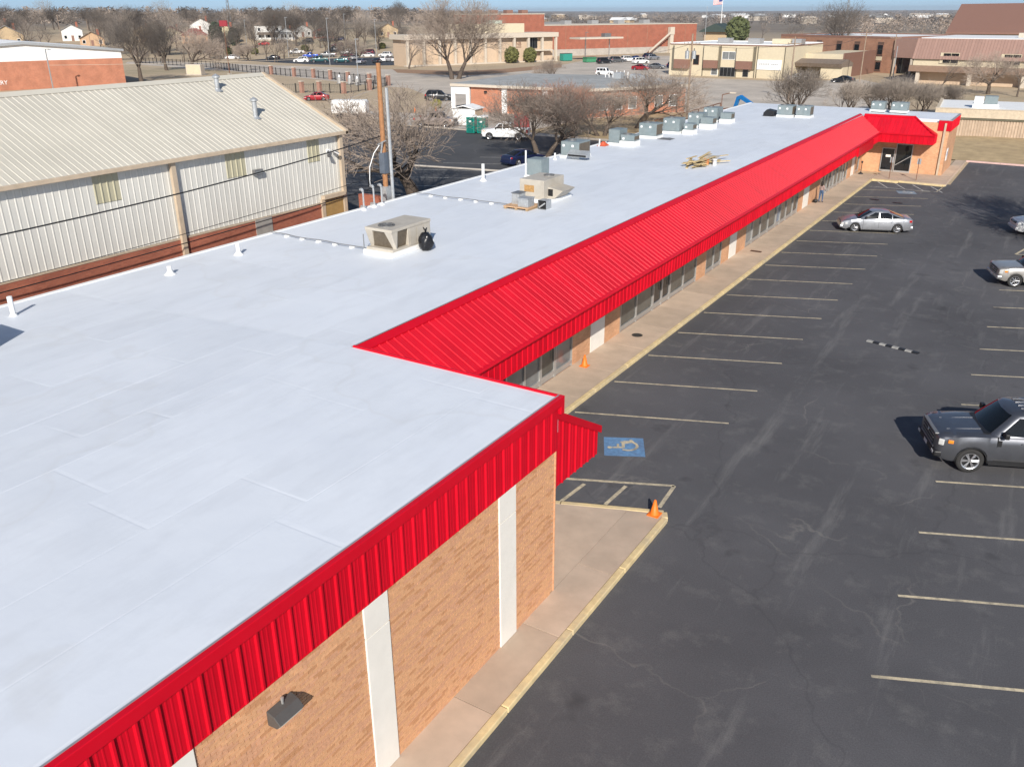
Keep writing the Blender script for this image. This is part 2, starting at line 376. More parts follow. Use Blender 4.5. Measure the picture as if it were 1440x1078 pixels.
def sheet(name, poly, z, m, parent=None):
    b = MB(); b.face([(x, y, z) for x, y in poly]); o = b.build(name, m, parent)
    return o if parent else struct(o)
def line(parent, x0, y0, x1, y1, wd, m, z=0.0, name='painted_line'):
    dx, dy = x1 - x0, y1 - y0; L = math.hypot(dx, dy); nx, ny = -dy / L * wd / 2, dx / L * wd / 2
    return sheet(name, [(x0 + nx, y0 + ny), (x0 - nx, y0 - ny), (x1 - nx, y1 - ny), (x1 + nx, y1 + ny)], z, m, parent)
# front parking lot
lot = sheet('parking_lot', [(-16.5, -40), (40, -40), (40, 103.2), (-8.0, 103.2), (-8.0, 88), (-14.45, 88), (-16.5, 60)], 0.0, ASPH)
c21, s21 = math.cos(R(21.5)), math.sin(R(21.5))
for k in range(16):
    y = 27.62 + 3.6 * k
    if y > 84: break
    line(lot, -14.3, y - 0.05, -14.3 + 5.95 * c21, y - 0.05 + 5.95 * s21, 0.1, STRIPE, 0.004)
for k in range(-7, 13):
    y = 18.19 + 3.62 * k
    line(lot, -1.3 - 0.012 * k, y, -1.3 + 5.7 * math.cos(R(23.5)), y + 5.7 * math.sin(R(23.5)), 0.1, STRIPE, 0.004)
# hatched aisle by the near walk end and the far one
for a in ((-14.2, 21.78, -8.73, 24.18), (-8.73, 24.18, -8.62, 22.65), (-10.11, 23.33, -10.18, 21.9), (-11.36, 22.73, -11.49, 21.3), (-12.75, 22.2, -12.9, 20.75)): line(lot, *a, 0.13, STRIPE, 0.004)
for k in range(4): line(lot, -13.9 + 1.5 * k, 86.2, -12.6 + 1.5 * k, 83.6, 0.1, WLINE, 0.004)
line(lot, -14.2, 83.5, -8.6, 83.7, 0.1, WLINE, 0.004); line(lot, -8.6, 83.7, -8.4, 86.0, 0.1, STRIPE, 0.004)
for a in ((-1.2, 63.6, 4.5, 65.4), (-0.6, 66.2, 4.9, 68.0), (-1.2, 63.6, -0.6, 66.2)): line(lot, *a, 0.14, STRIPE, 0.004)
def symbol(cx, cy, rot, sz, m1, m2):
    M = Matrix.Translation((cx, cy, 0)) @ Matrix.Rotation(rot, 4, 'Z')
    def f(pts, z, m, nm):
        b = MB(); b.face([tuple(M @ Vector((x * sz, y * sz, z))) for x, y in pts]); return b.build(nm, m, lot)
    f([(-.5, -.5), (.5, -.5), (.5, .5), (-.5, .5)], 0.004, m1, 'accessible_bay_panel')
    b = MB()
    def seg(pts, wd):
        for (x0, y0), (x1, y1) in zip(pts, pts[1:]):
            dx, dy = x1 - x0, y1 - y0; L = math.hypot(dx, dy); nx, ny = -dy / L * wd / 2, dx / L * wd / 2; ex, ey = dx / L * wd * .3, dy / L * wd * .3
            b.face([tuple(M @ Vector((x * sz, y * sz, 0.008 + 0.0004 * len(b.f)))) for x, y in ((x0 + nx - ex, y0 + ny - ey), (x0 - nx - ex, y0 - ny - ey), (x1 - nx + ex, y1 - ny + ey), (x1 + nx + ex, y1 + ny + ey))])
    seg([(0.05 + .24 * math.cos(t), -0.09 + .24 * math.sin(t)) for t in [R(a) for a in range(150, 401, 25)]], 0.07)     # wheel
    seg([(-.06, .27), (-.04, .02), (.17, .02), (.27, -.22), (.36, -.18)], 0.075)                                          # back, seat, leg
    seg([(-.05, .15), (.12, .15)], 0.06)
    b.face([tuple(M @ Vector(((-.07 + .06 * math.cos(t)) * sz, (.36 + .06 * math.sin(t)) * sz, 0.016))) for t in [R(a) for a in range(0, 360, 30)]])
    b.build('wheelchair_symbol', m2, lot, fix=False)
symbol(-11.37, 25.88, R(117), 1.46, BLUEP, STRIPE)
symbol(-10.8, 82.2, R(20), 1.5, mat('faded_blue_paint', (0.20, 0.25, 0.30), 0.8, var=0.3, scale=6), WLINE)
# walk with slabs and yellow kerbs
walk = sheet('sidewalk', [(-16.55, 17.3), (-16.55, 19.9), (-14.9, 19.9), (-14.9, 19.9)], 0.02, CONC)
def slab(poly, z=0.15, m=CONC, gap=0.012, name='concrete_slab'):
    cx = sum(p[0] for p in poly) / len(poly); cy = sum(p[1] for p in poly) / len(poly)
    q = []
    for x, y in poly:
        d = math.hypot(x - cx, y - cy); k = (d - gap) / d; q.append((cx + (x - cx) * k, cy + (y - cy) * k))
    b = MB(); b.prism(q, 0.0, z + rnd.uniform(-.003, .003), 'z'); return b.build(name, m, walk)
ys = [-6 + 3.05 * k for k in range(9)]                                   # front strip
for y0, y1 in zip(ys, ys[1:]): slab([(-9.32, y0), (-8.25, y0), (-8.25, y1), (-9.32, y1)])
slab([(-9.32, 18.4), (-8.25, 18.4), (-8.25, 22.15), (-9.32, 21.75)])
slab([(-12.4, 17.0), (-9.32, 17.0), (-9.32, 21.75), (-12.4, 20.55)])
slab([(-16.6, 17.0), (-12.4, 17.0), (-12.4, 20.55), (-16.6, 18.95)])
ys = [19.0 + 3.2 * k for k in range(24)]
for i, (y0, y1) in enumerate(zip(ys, ys[1:])):
    if y1 > 92: break
    slab([(-16.6, y0 if i else 19.05), (-14.65, y0 + (0.75 if i == 0 else 0)), (-14.65, y1), (-16.6, y1)])
for k in range(3): slab([(-14.6 + 2.1 * k, 87.0), (-12.5 + 2.1 * k, 87.0), (-12.5 + 2.1 * k, 91.75), (-14.6 + 2.1 * k, 91.75)])
slab([(-9.3, 91.8), (-8.45, 91.8), (-8.45, 102.6), (-9.3, 102.6)])
def kerb(pts, m=YEL, wd=0.2, z=0.155, name='kerb'):
    for (x0, y0), (x1, y1) in zip(pts, pts[1:]):
        dx, dy = x1 - x0, y1 - y0; L = math.hypot(dx, dy); n = max(1, round(L / 3.2)); nx, ny = -dy / L * wd / 2, dx / L * wd / 2
        for k in range(n):
            a, c = (k + .003) / n, (k + .997) / n
            b = MB(); b.prism([(x0 + dx * a + nx, y0 + dy * a + ny), (x0 + dx * a - nx, y0 + dy * a - ny), (x0 + dx * c - nx, y0 + dy * c - ny), (x0 + dx * c + nx, y0 + dy * c + ny)], -0.02, z + rnd.uniform(-.004, .004), 'z')
            b.build(name, m, walk, bevel=0.025)
kerb([(-8.15, -6), (-8.15, 21.95), (-8.3, 22.25), (-14.4, 19.85)]); kerb([(-14.55, 20.2), (-14.55, 86.6)])
kerb([(-14.45, 86.75), (-12.2, 86.65)], wd=0.55); kerb([(-12.2, 86.9), (-8.5, 86.6), (-8.35, 86.9)]); kerb([(-8.35, 86.9), (-8.35, 102.7)], CONC); kerb([(-8.3, 102.85), (30, 101.2)], PINK)
# lawn bank beyond the lot
lw = MB(); N = 24
for i in range(N + 1):
    for j, yy in enumerate((103.0, 106, 109, 113, 116.5, 121)):
        x = -34 + 75 * i / N; z = [0.1, 0.35, 0.55, 0.8, 0.95, 1.0][j] * (1 if x > -10 else max(0, 1 - (-10 - x) / 18)); y = yy - 0.043 * (x + 8) * (1 if j == 0 else 0.5)
        lw.v.append((x, y, z))
for i in range(N):
    for j in range(5): a = i * 6 + j; lw.f.append((a, a + 6, a + 7, a + 1)); lw.m.append(0)
struct(lw.build('lawn', LAWN, smooth=True))
# ------------------------------------------------------------------ the strip mall
mall = thing('strip_mall', 'long strip mall with white flat roof and bright red metal mansard', 'building', (-20, 40, 0))
RW = 0.365
# --- near block, tan brick wall of single bricks with white pilasters
bw = MB(); bw.box(-30.2, -9.335, -6, 16.95, 0, 5.0)
wall = bw.build('brick_wall', MORT, mall)
PIL = [(5.3, 5.72), (9.57, 10.28), (14.25, 14.99), (-0.2, 0.5)]
nb = []; last = 0
def tone(): return rnd.choices((0, 1, 2), (0.52, 0.16, 0.32))[0]
bl, bh = 0.2032, 0.0572
for r in range(65):
    z = 0.15 + r * 0.0677; y = -2.0 + (0.1066 if r % 2 else 0)
    if z + bh > 4.52: break
    while y + bl < 16.96:
        y0, y1 = y, min(y + bl, 16.95)
        for a, c in PIL:
            if y0 < c and y1 > a:
                if y0 < a - .03: y1 = a - .005
                elif y1 > c + .03: y0 = c + .005
                else: y0 = y1
        last = last if rnd.random() < .35 else tone()                 # darker bricks come in short runs
        if y1 - y0 > 0.04: nb.append((y0, y1, z, last))
        y += 0.2132

nb.sort(key=lambda q: math.dist((-9.3, (q[0] + q[1]) / 2, q[2]), (0, 0, 14.6)) + (100 if q[0] < 5.7 or q[2] > 4.45 else 0))
near, rest = [q for q in nb if q[1] - q[0] > .2][:290], None
ns = set(near); rest = [q for q in nb if q not in ns]
def brickbox(b, y0, y1, z, m): b.box(-9.335, -9.300 + rnd.uniform(-.003, .003), y0, y1, z, z + bh, m, skip=(5,))
bms = []
for m in BRK:
    b = MB(); b.box(-0.036, 0, -bl / 2, bl / 2, 0, bh, skip=(5,)); bms.append(b.mesh('brick', m))
for y0, y1, z, tn in near:
    o = link('brick', bms[tn], wall); o.matrix_basis = Matrix.Translation((-9.300 + rnd.uniform(-.003, .003), (y0 + y1) / 2, z))
b = MB()
for y0, y1, z, tn in rest: brickbox(b, y0, y1, z, tn)
b.build('brickwork', BRK, wall, kind='stuff', fix=False)
b = MB(); b.box(-30.2, -9.300, 16.95, 16.97, 0.0, 5.0); b.box(-9.335, -9.31, 16.94, 16.97, 0, 4.5); b.build('end_wall', TANB, mall)
for a, c in PIL:
    b = MB(); b.box(-9.335, -9.270, a + .008, c - .008, 0.155, 3.70); b.box(-9.335, -9.270, a + .008, c - .008, 3.725, 4.56); b.build('white_pilaster', WHT, mall, bevel=0.006)
# --- fascia of the near block
fas = MB(); fas.box(-9.335, -9.25, -6, 16.9, 4.53, 5.75); fasb = fas.build('fascia_backing', RED, mall)
fm = rib_mesh('fascia_panel', RW, 1.18, RED)
k = 0; y = 16.92
while y > -4:
    o = link('fascia_panel', fm, fasb); basis(o, (-9.245, y - RW, 4.5), (0, 1, 0), (0, 0, 1), (1, 0, 0)); y -= RW
b = MB(); b.box(-9.30, -9.17, -6, 17.12, 5.68, 5.92); b.box(-9.30, -9.18, 16.97, 17.14, 5.44, 5.90); b.box(-16.0, -9.30, 17.04, 17.12, 5.7, 5.915)
b.build('coping', RED, mall, bevel=0.012)
b = MB(); b.box(-9.325, -9.29, -6, 17.06, 5.905, 5.928); b.build('drip_edge', GREYT, mall)
b = MB(); b.box(-9.335, -9.235, -6, 16.92, 4.475, 4.502); b.build('fascia_trim', RED, mall)
# --- canopy returning along the block's north side, seen from its end
b = MB(); b.prism([(16.97, 3.3), (19.45, 3.2), (19.45, 3.95), (16.97, 5.38)], -16.4, -9.36, 'x'); rc = b.build('return_canopy', RED, mall)
def cutpanel(y0, y1):
    zt0 = lambda y: 5.38 - (y - 16.97) * 0.577; zb0 = lambda y: 3.3 - (y - 16.97) * 0.04
    b = MB(); X = -9.352
    pf = [(y0, 0), (y0 + .022, .036), (y0 + .062, .036), (y0 + .084, 0), (y0 + .2, 0), (y0 + .215, .008), (y0 + .235, .008), (y0 + .25, 0), (y1, 0)]
    pf = [(min(y, y1), h) for y, h in pf]
    for (a, h0), (c, h1) in zip(pf, pf[1:]):
        if c > a + 1e-5: b.face([(X + h0, a, zb0(a)), (X + h1, c, zb0(c)), (X + h1, c, zt0(c)), (X + h0, a, zt0(a))])
    b.build('end_panel', RED, rc)
y = 16.98
while y < 19.4: cutpanel(y, min(y + RW, 19.44)); y += RW
b = MB(); b.prism([(16.97, 5.30), (19.50, 3.85), (19.52, 3.92), (19.52, 4.06), (16.97, 5.53)], -9.5, -9.27, 'x'); b.build('rake_trim', RED, rc)
n = 0; x = -9.6
sm = rib_mesh('slope_panel', RW, 2.8, REDS)
while x > -16.4:
    o = link('slope_panel', sm, rc); basis(o, (x, 19.5, 3.99), (-1, 0, 0), (0, -2.45, 1.42), (0, 1.42, 2.45)); x -= RW
# --- long canopy
SK = 0.45 / 70
def ex(y): return -14.60 - SK * (y - 20)      # eave line
def rx(y): return -16.95 - SK * (y - 20)      # top line
Y0, Y1 = 17.1, 92.0
b = MB()
def lp(y): return [(ex(y), y, 3.92), (rx(y), y, 5.27), (rx(y) - .5, y, 5.2), (-16.62, y, 3.1), (ex(y), y, 3.1)]
A, C = lp(Y0), lp(Y1); n = 5
for i in range(n): j = (i + 1) % n; b.face([A[i], C[i], C[j], A[j]])
b.face(A); b.face(C[::-1]); can = b.build('canopy', RED, mall)
slope = Vector((-2.35, 0, 1.35)); nrm = Vector((1.35, 0, 2.35)); SL = slope.length
sm2 = rib_mesh('slope_panel', RW, SL - 0.16, REDS); fm2 = rib_mesh('canopy_fascia_panel', RW, 0.76, RED)
fwd = Vector((-SK, 1, 0)).normalized(); n = int((Y1 - Y0) / RW)
for k in range(n):
    y = Y0 + k * RW
    o = link('slope_panel', sm2, can); basis(o, Vector((ex(y) + .06, y, 3.92)) + nrm.normalized() * .006, fwd, slope, nrm)
    if y < 89.6: o = link('canopy_fascia_panel', fm2, can); basis(o, (ex(y) + .008, y, 3.1), fwd, (0, 0, 1), (1, SK, 0))
def along(name, prof, m, ya=Y0, yb=Y1, fx=ex, parent=None):
    b = MB(); A = [(fx(ya) + a, ya, z) for a, z in prof]; C = [(fx(yb) + a, yb, z) for a, z in prof]; n = len(prof)
    for i in range(n): j = (i + 1) % n; b.face([A[i], C[i], C[j], A[j]])
    b.face(A); b.face(C[::-1]); return b.build(name, m, parent or can)
along('top_flashing', [(-.03, 5.30), (.02, 5.36), (.27, 5.215), (.26, 5.14), (0, 5.25)], RED, fx=rx)
along('top_drip_edge', [(-.06, 5.33), (-.03, 5.375), (.02, 5.38), (-.02, 5.30)], GREYT, fx=rx)
along('eave_trim', [(.0, 3.86), (.12, 3.84), (.14, 3.90), (.11, 3.955), (0, 3.985)], RED, yb=89.7)
along('fascia_trim', [(.0, 3.085), (.045, 3.085), (.045, 3.115), (0, 3.115)], RED, yb=89.7)
along('soffit', [(-.02, 3.06), (-2.1, 3.06), (-2.1, 3.09), (-.02, 3.09)], BEIGE, yb=89.8)
# a stretch of fascia that hangs a little proud
b = MB(); b.box(ex(82) + .02, ex(82) + .16, 80.2, 86.5, 2.95, 3.72); b.build('sign_band', RED, can)
# --- roof decks with lapped membrane sheets
b = MB(); b.prism([(-30.3, 4.9), (-9.31, 4.9), (-9.31, 5.86), (-16.5, 5.86), (-30.3, 5.24)], -6, 17.05, 'y'); d1 = b.build('roof_deck', MEMB, mall)
b = MB(); b.prism([(-30.3, 4.9), (-17.4, 4.9), (-17.1, 5.24), (-30.3, 5.24)], 16.985, 98.5, 'y'); b.box(-17.4, -9.42, 92.1, 98.5, 4.9, 5.16); d2 = b.build('roof_deck', MEMB, mall)
def zroof(x): return 5.86 if x > -16.5 else 5.24 + (x + 30.3) / 13.8 * 0.62
def msheet(x0, x1, y0, y1, zf, deck):
    b = MB(); t0, t1, e = 0.002 + rnd.uniform(0, .001), rnd.choice((.003, .0035, .005)), rnd.uniform(.02, .05)
    z0, z1 = zf(x0), zf(x1)
    A = [(x0, y0, z0), (x1, y0, z1), (x1, y1, z1), (x0, y1, z0)]; ya, yb = y0 + e * 2.5, y1 - e
    T = [(x0 + e, ya, z0 + t0), (x1 - e, ya, z1 + t1), (x1 - e, yb, z1 + t1 - rnd.uniform(.001, .003)), (x0 + e, yb, z0 + t0)]
    b.face(T)
    for i in range(4): j = (i + 1) % 4; b.face([A[i], A[j], T[j], T[i]])
    b.build('membrane_sheet', MEMB, deck)
def membrane_rows(xs, ya, yb, zf, deck, L):
    for i, (x0, x1) in enumerate(zip(xs, xs[1:])):
        y = ya - rnd.uniform(0, L)
        while y < yb:
            a, c = max(y, ya), min(y + L + rnd.uniform(-.6, .6), yb)
            if c - a > .3: msheet(x0 - .012, x1 + .0, a, c - .001, zf, deck)
            y = c if c < yb else yb
membrane_rows([-30.2, -28.6, -26.9, -25.0, -23.1, -21.2, -19.3, -17.5, -16.5, -14.7, -12.9, -11.1, -9.43], -5.9, 16.9, zroof, d1, 6.2)
membrane_rows([-30.2, -28.3, -25.2, -22.1, -19.0, -17.35], 17.3, 98.3, lambda x: 5.24, d2, 9.0)
b = MB(); b.box(-30.42, -30.2, -6, 98.6, 4.95, 5.275); b.build('gravel_stop', PURE, mall, bevel=0.01)
b = MB(); b.box(-30.35, -16.8, 16.9, 98.4, 0, 4.95); b.build('rear_wall', REDB, mall)
# --- storefront
sfw = MB(); sfw.box(-17.0, -16.66, 17.0, 92, 0.0, 3.12); sf = sfw.build('storefront_wall', TANB, mall)
X = -16.6
def window(y0, y1, m=GLS, z0=0.42, z1=2.72, mull=0.05, name='window'):
    b = MB()
    b.box(X - .06, X + .025, y0, y0 + mull, .15, z1 + .06); b.box(X - .06, X + .025, y1 - mull, y1, .15, z1 + .06)
    b.box(X - .06, X + .022, y0 + mull, y1 - mull, z0 - .14, z0); b.box(X - .06, X + .022, y0 + mull, y1 - mull, z1, z1 + .06)
    b.box(X - .06, X - .02, y0 + mull, y1 - mull, .15, z0 - .14)
    o = b.build(name, ALU, mall)
    g = MB(); g.box(X - .05, X - .035, y0 + mull, y1 - mull, z0, z1); g.build('pane', m, o); return o
for a, c, m in ((24.6, 26.1, GLS), (26.1, 27.5, GLSG), (27.5, 28.75, GLSG), (30.05, 31.55, GLSG),
                (36.5, 38.4, GLS), (38.4, 40.45, GLS), (42.8, 44.75, GLS), (44.75, 46.7, GLS), (48.3, 49.65, GLS), (49.65, 50.95, GLS),
                (55.75, 57.15, GLSG), (57.15, 58.95, GLS), (58.95, 60.75, GLS), (60.75, 62.6, GLS), (63.75, 65.25, GLS), (65.25, 67.0, GLS),
                (75.2, 76.4, GLS), (78.9, 80.2, GLSG), (80.2, 81.6, GLS), (81.6, 83.0, GLS), (83.0, 84.1, GLSG), (84.1, 85.3, GLS), (88.9, 90.4, GLSD)): window(a, c, m)
for a, c, m in ((28.8, 30.0, GLS), (40.5, 41.65, GLSD), (41.65, 42.75, GLSD), (62.65, 63.7, GLSB), (67.05, 68.4, GLSD), (76.45, 77.6, GLS), (77.65, 78.85, GLSD)):
    o = window(a, c, m, z0=0.48, z1=2.3, mull=0.07, name='glass_door')
    b = MB(); b.tube((X + .05, c - .16, 1.0), (X + .05, c - .16, 1.4), .015); b.build('handle', STEEL, o)
for a, c in ((33.31, 34.74), (52.45, 53.8), (69.95, 71.6), (87.1, 88.3)):
    b = MB(); b.box(X - .06, X + .03, a, c, 0.15, 3.08); b.build('white_panel', WHT, mall, bevel=.005)
for a, c in ((24.0, 24.55), (31.6, 33.28), (34.77, 36.45), (46.75, 48.25), (51.0, 52.42), (53.83, 55.7), (68.45, 69.92), (71.63, 75.15), (85.35, 87.05), (88.35, 88.85), (90.45, 91.9)):
    b = MB(); b.box(X - .06, X + .02, a, c, 0.15, 3.08); b.build('brick_pier', TANB, mall)
# --- far wing with its own mansard and entrance
b = MB(); b.box(-16.6, -9.3, 91.8, 98.4, 0.0, 4.2); b.box(-16.6, -9.3, 91.8, 98.4, 4.2, 4.9); wing = b.build('wing_wall', TANB, mall)
EY, RY = 89.8, 92.05; hx0, hx1 = -10.25, -12.5
b = MB()
E0, E1, T0, T1, S1 = (-17.0, EY, 3.92), (hx0, EY, 3.92), (-17.0, RY, 5.27), (hx1, RY, 5.27), (hx0, RY, 3.92)
b.face([E0, E1, T1, T0]); b.face([E1, S1, T1]); lo = lambda p: (p[0], p[1], 3.1)
b.face([lo(E0), lo(E1), E1, E0]); b.face([lo(E1), lo(S1), S1, E1]); b.face([lo(E0), lo(T0), lo(S1), lo(E1)]); b.face([E0, T0, lo(T0), lo(E0)]); b.face([T0, T1, S1, lo(S1), lo(T0)])
wc = b.build('wing_canopy', RED, mall)
sl2 = Vector((0, RY - EY, 1.35)); nr2 = Vector((0, -1.35, RY - EY)); wm = {}
k = 0; x = -16.6
while x < hx0 - .02:
    L = sl2.length - 0.28
    if x > hx1 - .3: L = max(0.15, (hx0 - x - .25) / 2.25 * sl2.length)
    me = wm.setdefault(round(L, 2), None) or rib_mesh('slope_panel', RW, L, REDS); wm[round(L, 2)] = me
    o = link('slope_panel', me, wc); basis(o, Vector((x, EY - .05, 3.92)) + nr2.normalized() * .006, (1, 0, 0), sl2, nr2)
    if x > -14.9 and x + RW < hx0 + .05: o = link('canopy_fascia_panel', fm2, wc); basis(o, (x, EY - .008, 3.1), (1, 0, 0), (0, 0, 1), (0, -1, 0))
    x += RW
y = EY
for k in range(6): o = link('canopy_fascia_panel', fm2, wc); basis(o, (hx0 + .008, EY + k * RW, 3.1), (0, 1, 0), (0, 0, 1), (1, 0, 0))
b = MB(); b.tube((hx0 + .05, EY - .05, 3.97), (hx1, RY, 5.32), .09, n=6); b.box(-17.0, hx1 + .1, RY - .12, RY + .16, 5.2, 5.36); b.box(-14.95, hx0 + .1, EY - .1, EY + .02, 3.86, 3.97); b.build('hip_trim', RED, wc)
b = MB(); b.box(-10.3, -9.22, 91.72, 92.05, 4.2, 5.12); b.box(-9.32, -9.2, 91.9, 98.5, 4.15, 5.12); b.build('wing_fascia', RED, mall, bevel=.01)
y = 92.0
while y < 98.2: o = link('fascia_panel', fm, wing); basis(o, (-9.195, y, 4.17), (0, 1, 0), (0, 0, 1), (1, 0, 0)); o.scale = (1, .78, 1); y += RW
b = MB(); b.box(-9.36, -9.19, 91.74, 98.55, 5.12, 5.18); b.box(-10.3, -9.36, 91.70, 91.8, 5.12, 5.18); b.box(-17, -9.36, 98.4, 98.55, 4.9, 5.18); b.build('drip_edge', GREYT, mall)
b = MB(); b.box(-9.75, -9.58, 91.62, 91.78, 0.15, 4.9); b.build('downspout', WHT_TRIM, mall)
def wframe(x0, x1, z0, z1, m, nm):
    b = MB(); t = .07
    b.box(x0, x0 + t, 91.68, 91.8, .15, z1 + t); b.box(x1 - t, x1, 91.68, 91.8, .15, z1 + t); b.box(x0 + t, x1 - t, 91.685, 91.8, z1, z1 + t); b.box(x0 + t, x1 - t, 91.685, 91.8, .15, z0)
    o = b.build(nm, ALU, mall); g = MB(); g.box(x0 + t, x1 - t, 91.74, 91.76, z0, z1); g.build('pane', GLSD, o); return o
o = wframe(-14.85, -13.65, 0.3, 2.3, None, 'glass_door'); b = MB(); b.box(-14.45, -14.0, 91.72, 91.735, 1.5, 1.72); b.build('notice', WHT, o)
b = MB(); b.box(-13.85, -13.8, 91.6, 91.64, 1.0, 1.4); b.build('handle', STEEL, o)
o = wframe(-13.6, -12.1, 0.3, 2.75, None, 'window'); b = MB(); b.prism([(-13.5, .75), (-13.5, .82), (-12.2, 1.75), (-12.2, 1.68)], 91.71, 91.735, 'y'); b.build('inside_rail', ALU, o)
b = MB(); b.box(-9.29, -9.25, 92.6, 93.5, 1.4, 2.5); b.build('wall_notice', PURE, mall)
b = MB(); b.box(-9.29, -9.245, 92.65, 93.2, 1.85, 2.2); b.build('notice_print', mat('notice_blue', (.12, .2, .4), .6), mall)
# ------------------------------------------------------------------ things on the white roof
RZ = 5.245
def fan(b, x, y, z, r, m_rim=0, m_dark=1):
    b.lathe([(r, 0), (r, .05), (r * .93, .06), (r * .93, .0)], 20, Matrix.Translation((x, y, z)), m_rim)
def fan_parts(root, x, y, z, r):
    b = MB(); b.lathe([(0.001, .004), (r * .95, .004)], 20, Matrix.Translation((x, y, z)));  w_ = b.build('fan_well', DARK, root)
    b = MB(); fan(b, x, y, z, r); b.build('fan_ring', STEEL, root)
    b = MB()
    for k in range(4):
        t = k * math.pi / 4; b.tube((x - math.cos(t) * r * .95, y - math.sin(t) * r * .95, z + .055), (x + math.cos(t) * r * .95, y + math.sin(t) * r * .95, z + .055), .012, n=5)
    for q in (.35, .65): b.path([(x + r * q * math.cos(a), y + r * q * math.sin(a), z + .055) for a in [i * math.pi / 8 for i in range(17)]], .009, 4)
    b.build('fan_guard', STEEL, root)
# large tan unit with V-shaped coils
u = thing('rooftop_air_unit', 'big tan rooftop air conditioner with one fan and angled dark coils', 'air conditioner', (-23.4, 28.3, RZ))
z = RZ
b = MB(); b.box(-24.2, -22.6, 26.9, 29.75, z, z + .2); b.build('curb', PURE, u, bevel=.02)
b = MB(); b.box(-24.1, -22.7, 28.1, 29.65, z + .2, z + 1.12); b.box(-24.12, -22.68, 27.0, 29.67, z + 1.02, z + 1.14)
b.prism([(-24.1, z + .2), (-22.7, z + .2), (-22.7, z + .3), (-24.1, z + .3)], 27.02, 28.1, 'y'); b.build('cabinet', ACT, u, bevel=.015)
# corner post, wide on top and narrow below, with the two sloping coils on each side of it
b = MB()
def quadprism(b, A, C, m=0):
    b.face(A, m); b.face(C[::-1], m)
    for i in range(len(A)): j = (i + 1) % len(A); b.face([A[i], C[i], C[j], A[j]], m)
for (ax, ay, sx, sy) in ((-22.7, 27.0, -1, 1), (-24.1, 27.0, 1, 1)):
    quadprism(b, [(ax + sx * .10, ay + .22, z + .28), (ax, ay + .30, z + .28), (ax + sx * .05, ay + .42, z + .28), (ax + sx * .2, ay + .32, z + .28)],
              [(ax + sx * .38, ay, z + 1.04), (ax, ay, z + 1.04), (ax, ay + .42, z + 1.04), (ax + sx * .38, ay + .42, z + 1.04)])
b.build('corner_post', ACT, u)
b = MB(); b.face([(-24.0, 27.3, z + .28), (-22.85, 27.3, z + .28), (-23.05, 27.08, z + 1.03), (-23.78, 27.08, z + 1.03)]); b.face([(-22.85, 27.35, z + .28), (-22.85, 28.08, z + .28), (-22.72, 28.08, z + 1.03), (-22.72, 27.38, z + 1.03)])
b.face([(-24.0, 27.35, z + .28), (-24.08, 28.08, z + .28), (-24.08, 28.08, z + 1.03), (-24.08, 27.4, z + 1.03)]); b.build('coil', COIL, u)
fan_parts(u, -23.45, 27.62, z + 1.14, .36)
for k in range(3):
    b = MB(); b.box(-22.69, -22.675, 28.2 + .48 * k, 28.63 + .48 * k, z + .28, z + .98); b.build('access_panel', ACT, u)
# second tan unit, with its hood and the plywood base with loose boxes beside it
u = thing('rooftop_air_unit', 'weathered tan rooftop air conditioner with open hood next to stripped boxes', 'air conditioner', (-23.4, 40.9, RZ))
b = MB(); b.box(-24.6, -22.5, 39.7, 42.3, z, z + .16); b.build('curb', PURE, u, bevel=.02)
b = MB(); b.box(-24.4, -22.9, 39.9, 42.1, z + .16, z + 1.15); b.build('cabinet', ACT, u, bevel=.015)
b = MB(); b.prism([(-22.9, z + .75), (-22.0, z + .62), (-22.5, z + .18), (-22.9, z + .18)], 40.35, 41.75, 'y'); b.build('intake_hood', ACT, u, bevel=.01)
b = MB(); b.box(-22.88, -22.6, 40.33, 40.348, z + .3, z + .66); b.build('hood_opening', DARK, u)
b = MB(); b.box(-24.1, -23.5, 39.885, 39.9, z + .5, z + .85); b.build('rust_stain_panel', mat('rust_streak', (.42, .24, .09), .8, var=.3, scale=9), u)
fan_parts(u, -23.5, 41.5, z + 1.15, .3)
u = thing('plywood_skid', 'flat plywood skid lying on the white roof under two metal boxes', 'skid', (-23.2, 38.2, RZ))
b = MB(); b.box(-24.0, -22.5, 37.6, 39.0, z + .1, z + .15); b.build('board', mat('plywood', (.52, .33, .19), .8, var=.15, scale=6), u)
for k in range(3): b = MB(); b.box(-23.95 + .65 * k, -23.83 + .65 * k, 37.6, 39.0, z, z + .1); b.build('runner', WOOD, u)
for lab, x0, x1, y0, y1, h in (('open galvanised box with dark lid standing on the plywood skid', -23.85, -23.4, 38.2, 38.85, .55), ('shiny sheet metal box with pinkish lid on the plywood skid', -23.2, -22.6, 37.75, 38.4, .42)):
    t_ = thing('metal_box', lab, 'box', ((x0 + x1) / 2, y0, z + .15))
    b = MB(); b.box(x0, x1, y0, y1, z + .15, z + .15 + h); b.build('shell', GALV, t_, bevel=.008)
    b = MB(); b.box(x0 - .03, x1 + .03, y0 - .03, y1 + .03, z + .15 + h, z + .18 + h); b.build('lid', STEEL if 'dark' in lab else GALV, t_)
t_ = thing('blower_box', 'small grey sheet metal blower box with open side on the roof', 'box', (-22.1, 38.7, z))
b = MB(); b.box(-22.4, -21.9, 38.4, 38.95, z, z + .45, skip=(2,)); b.build('shell', GALV, t_)
b = MB(); b.box(-22.37, -21.93, 38.5, 38.52, z + .03, z + .42); b.build('inside', DARK, t_)
b = MB(); b.prism([(-22.35, z + .1), (-22.3, z + .05), (-21.95, z + .3), (-22.0, z + .35)], 38.41, 38.45, 'y'); b.build('damper', GALV, t_)
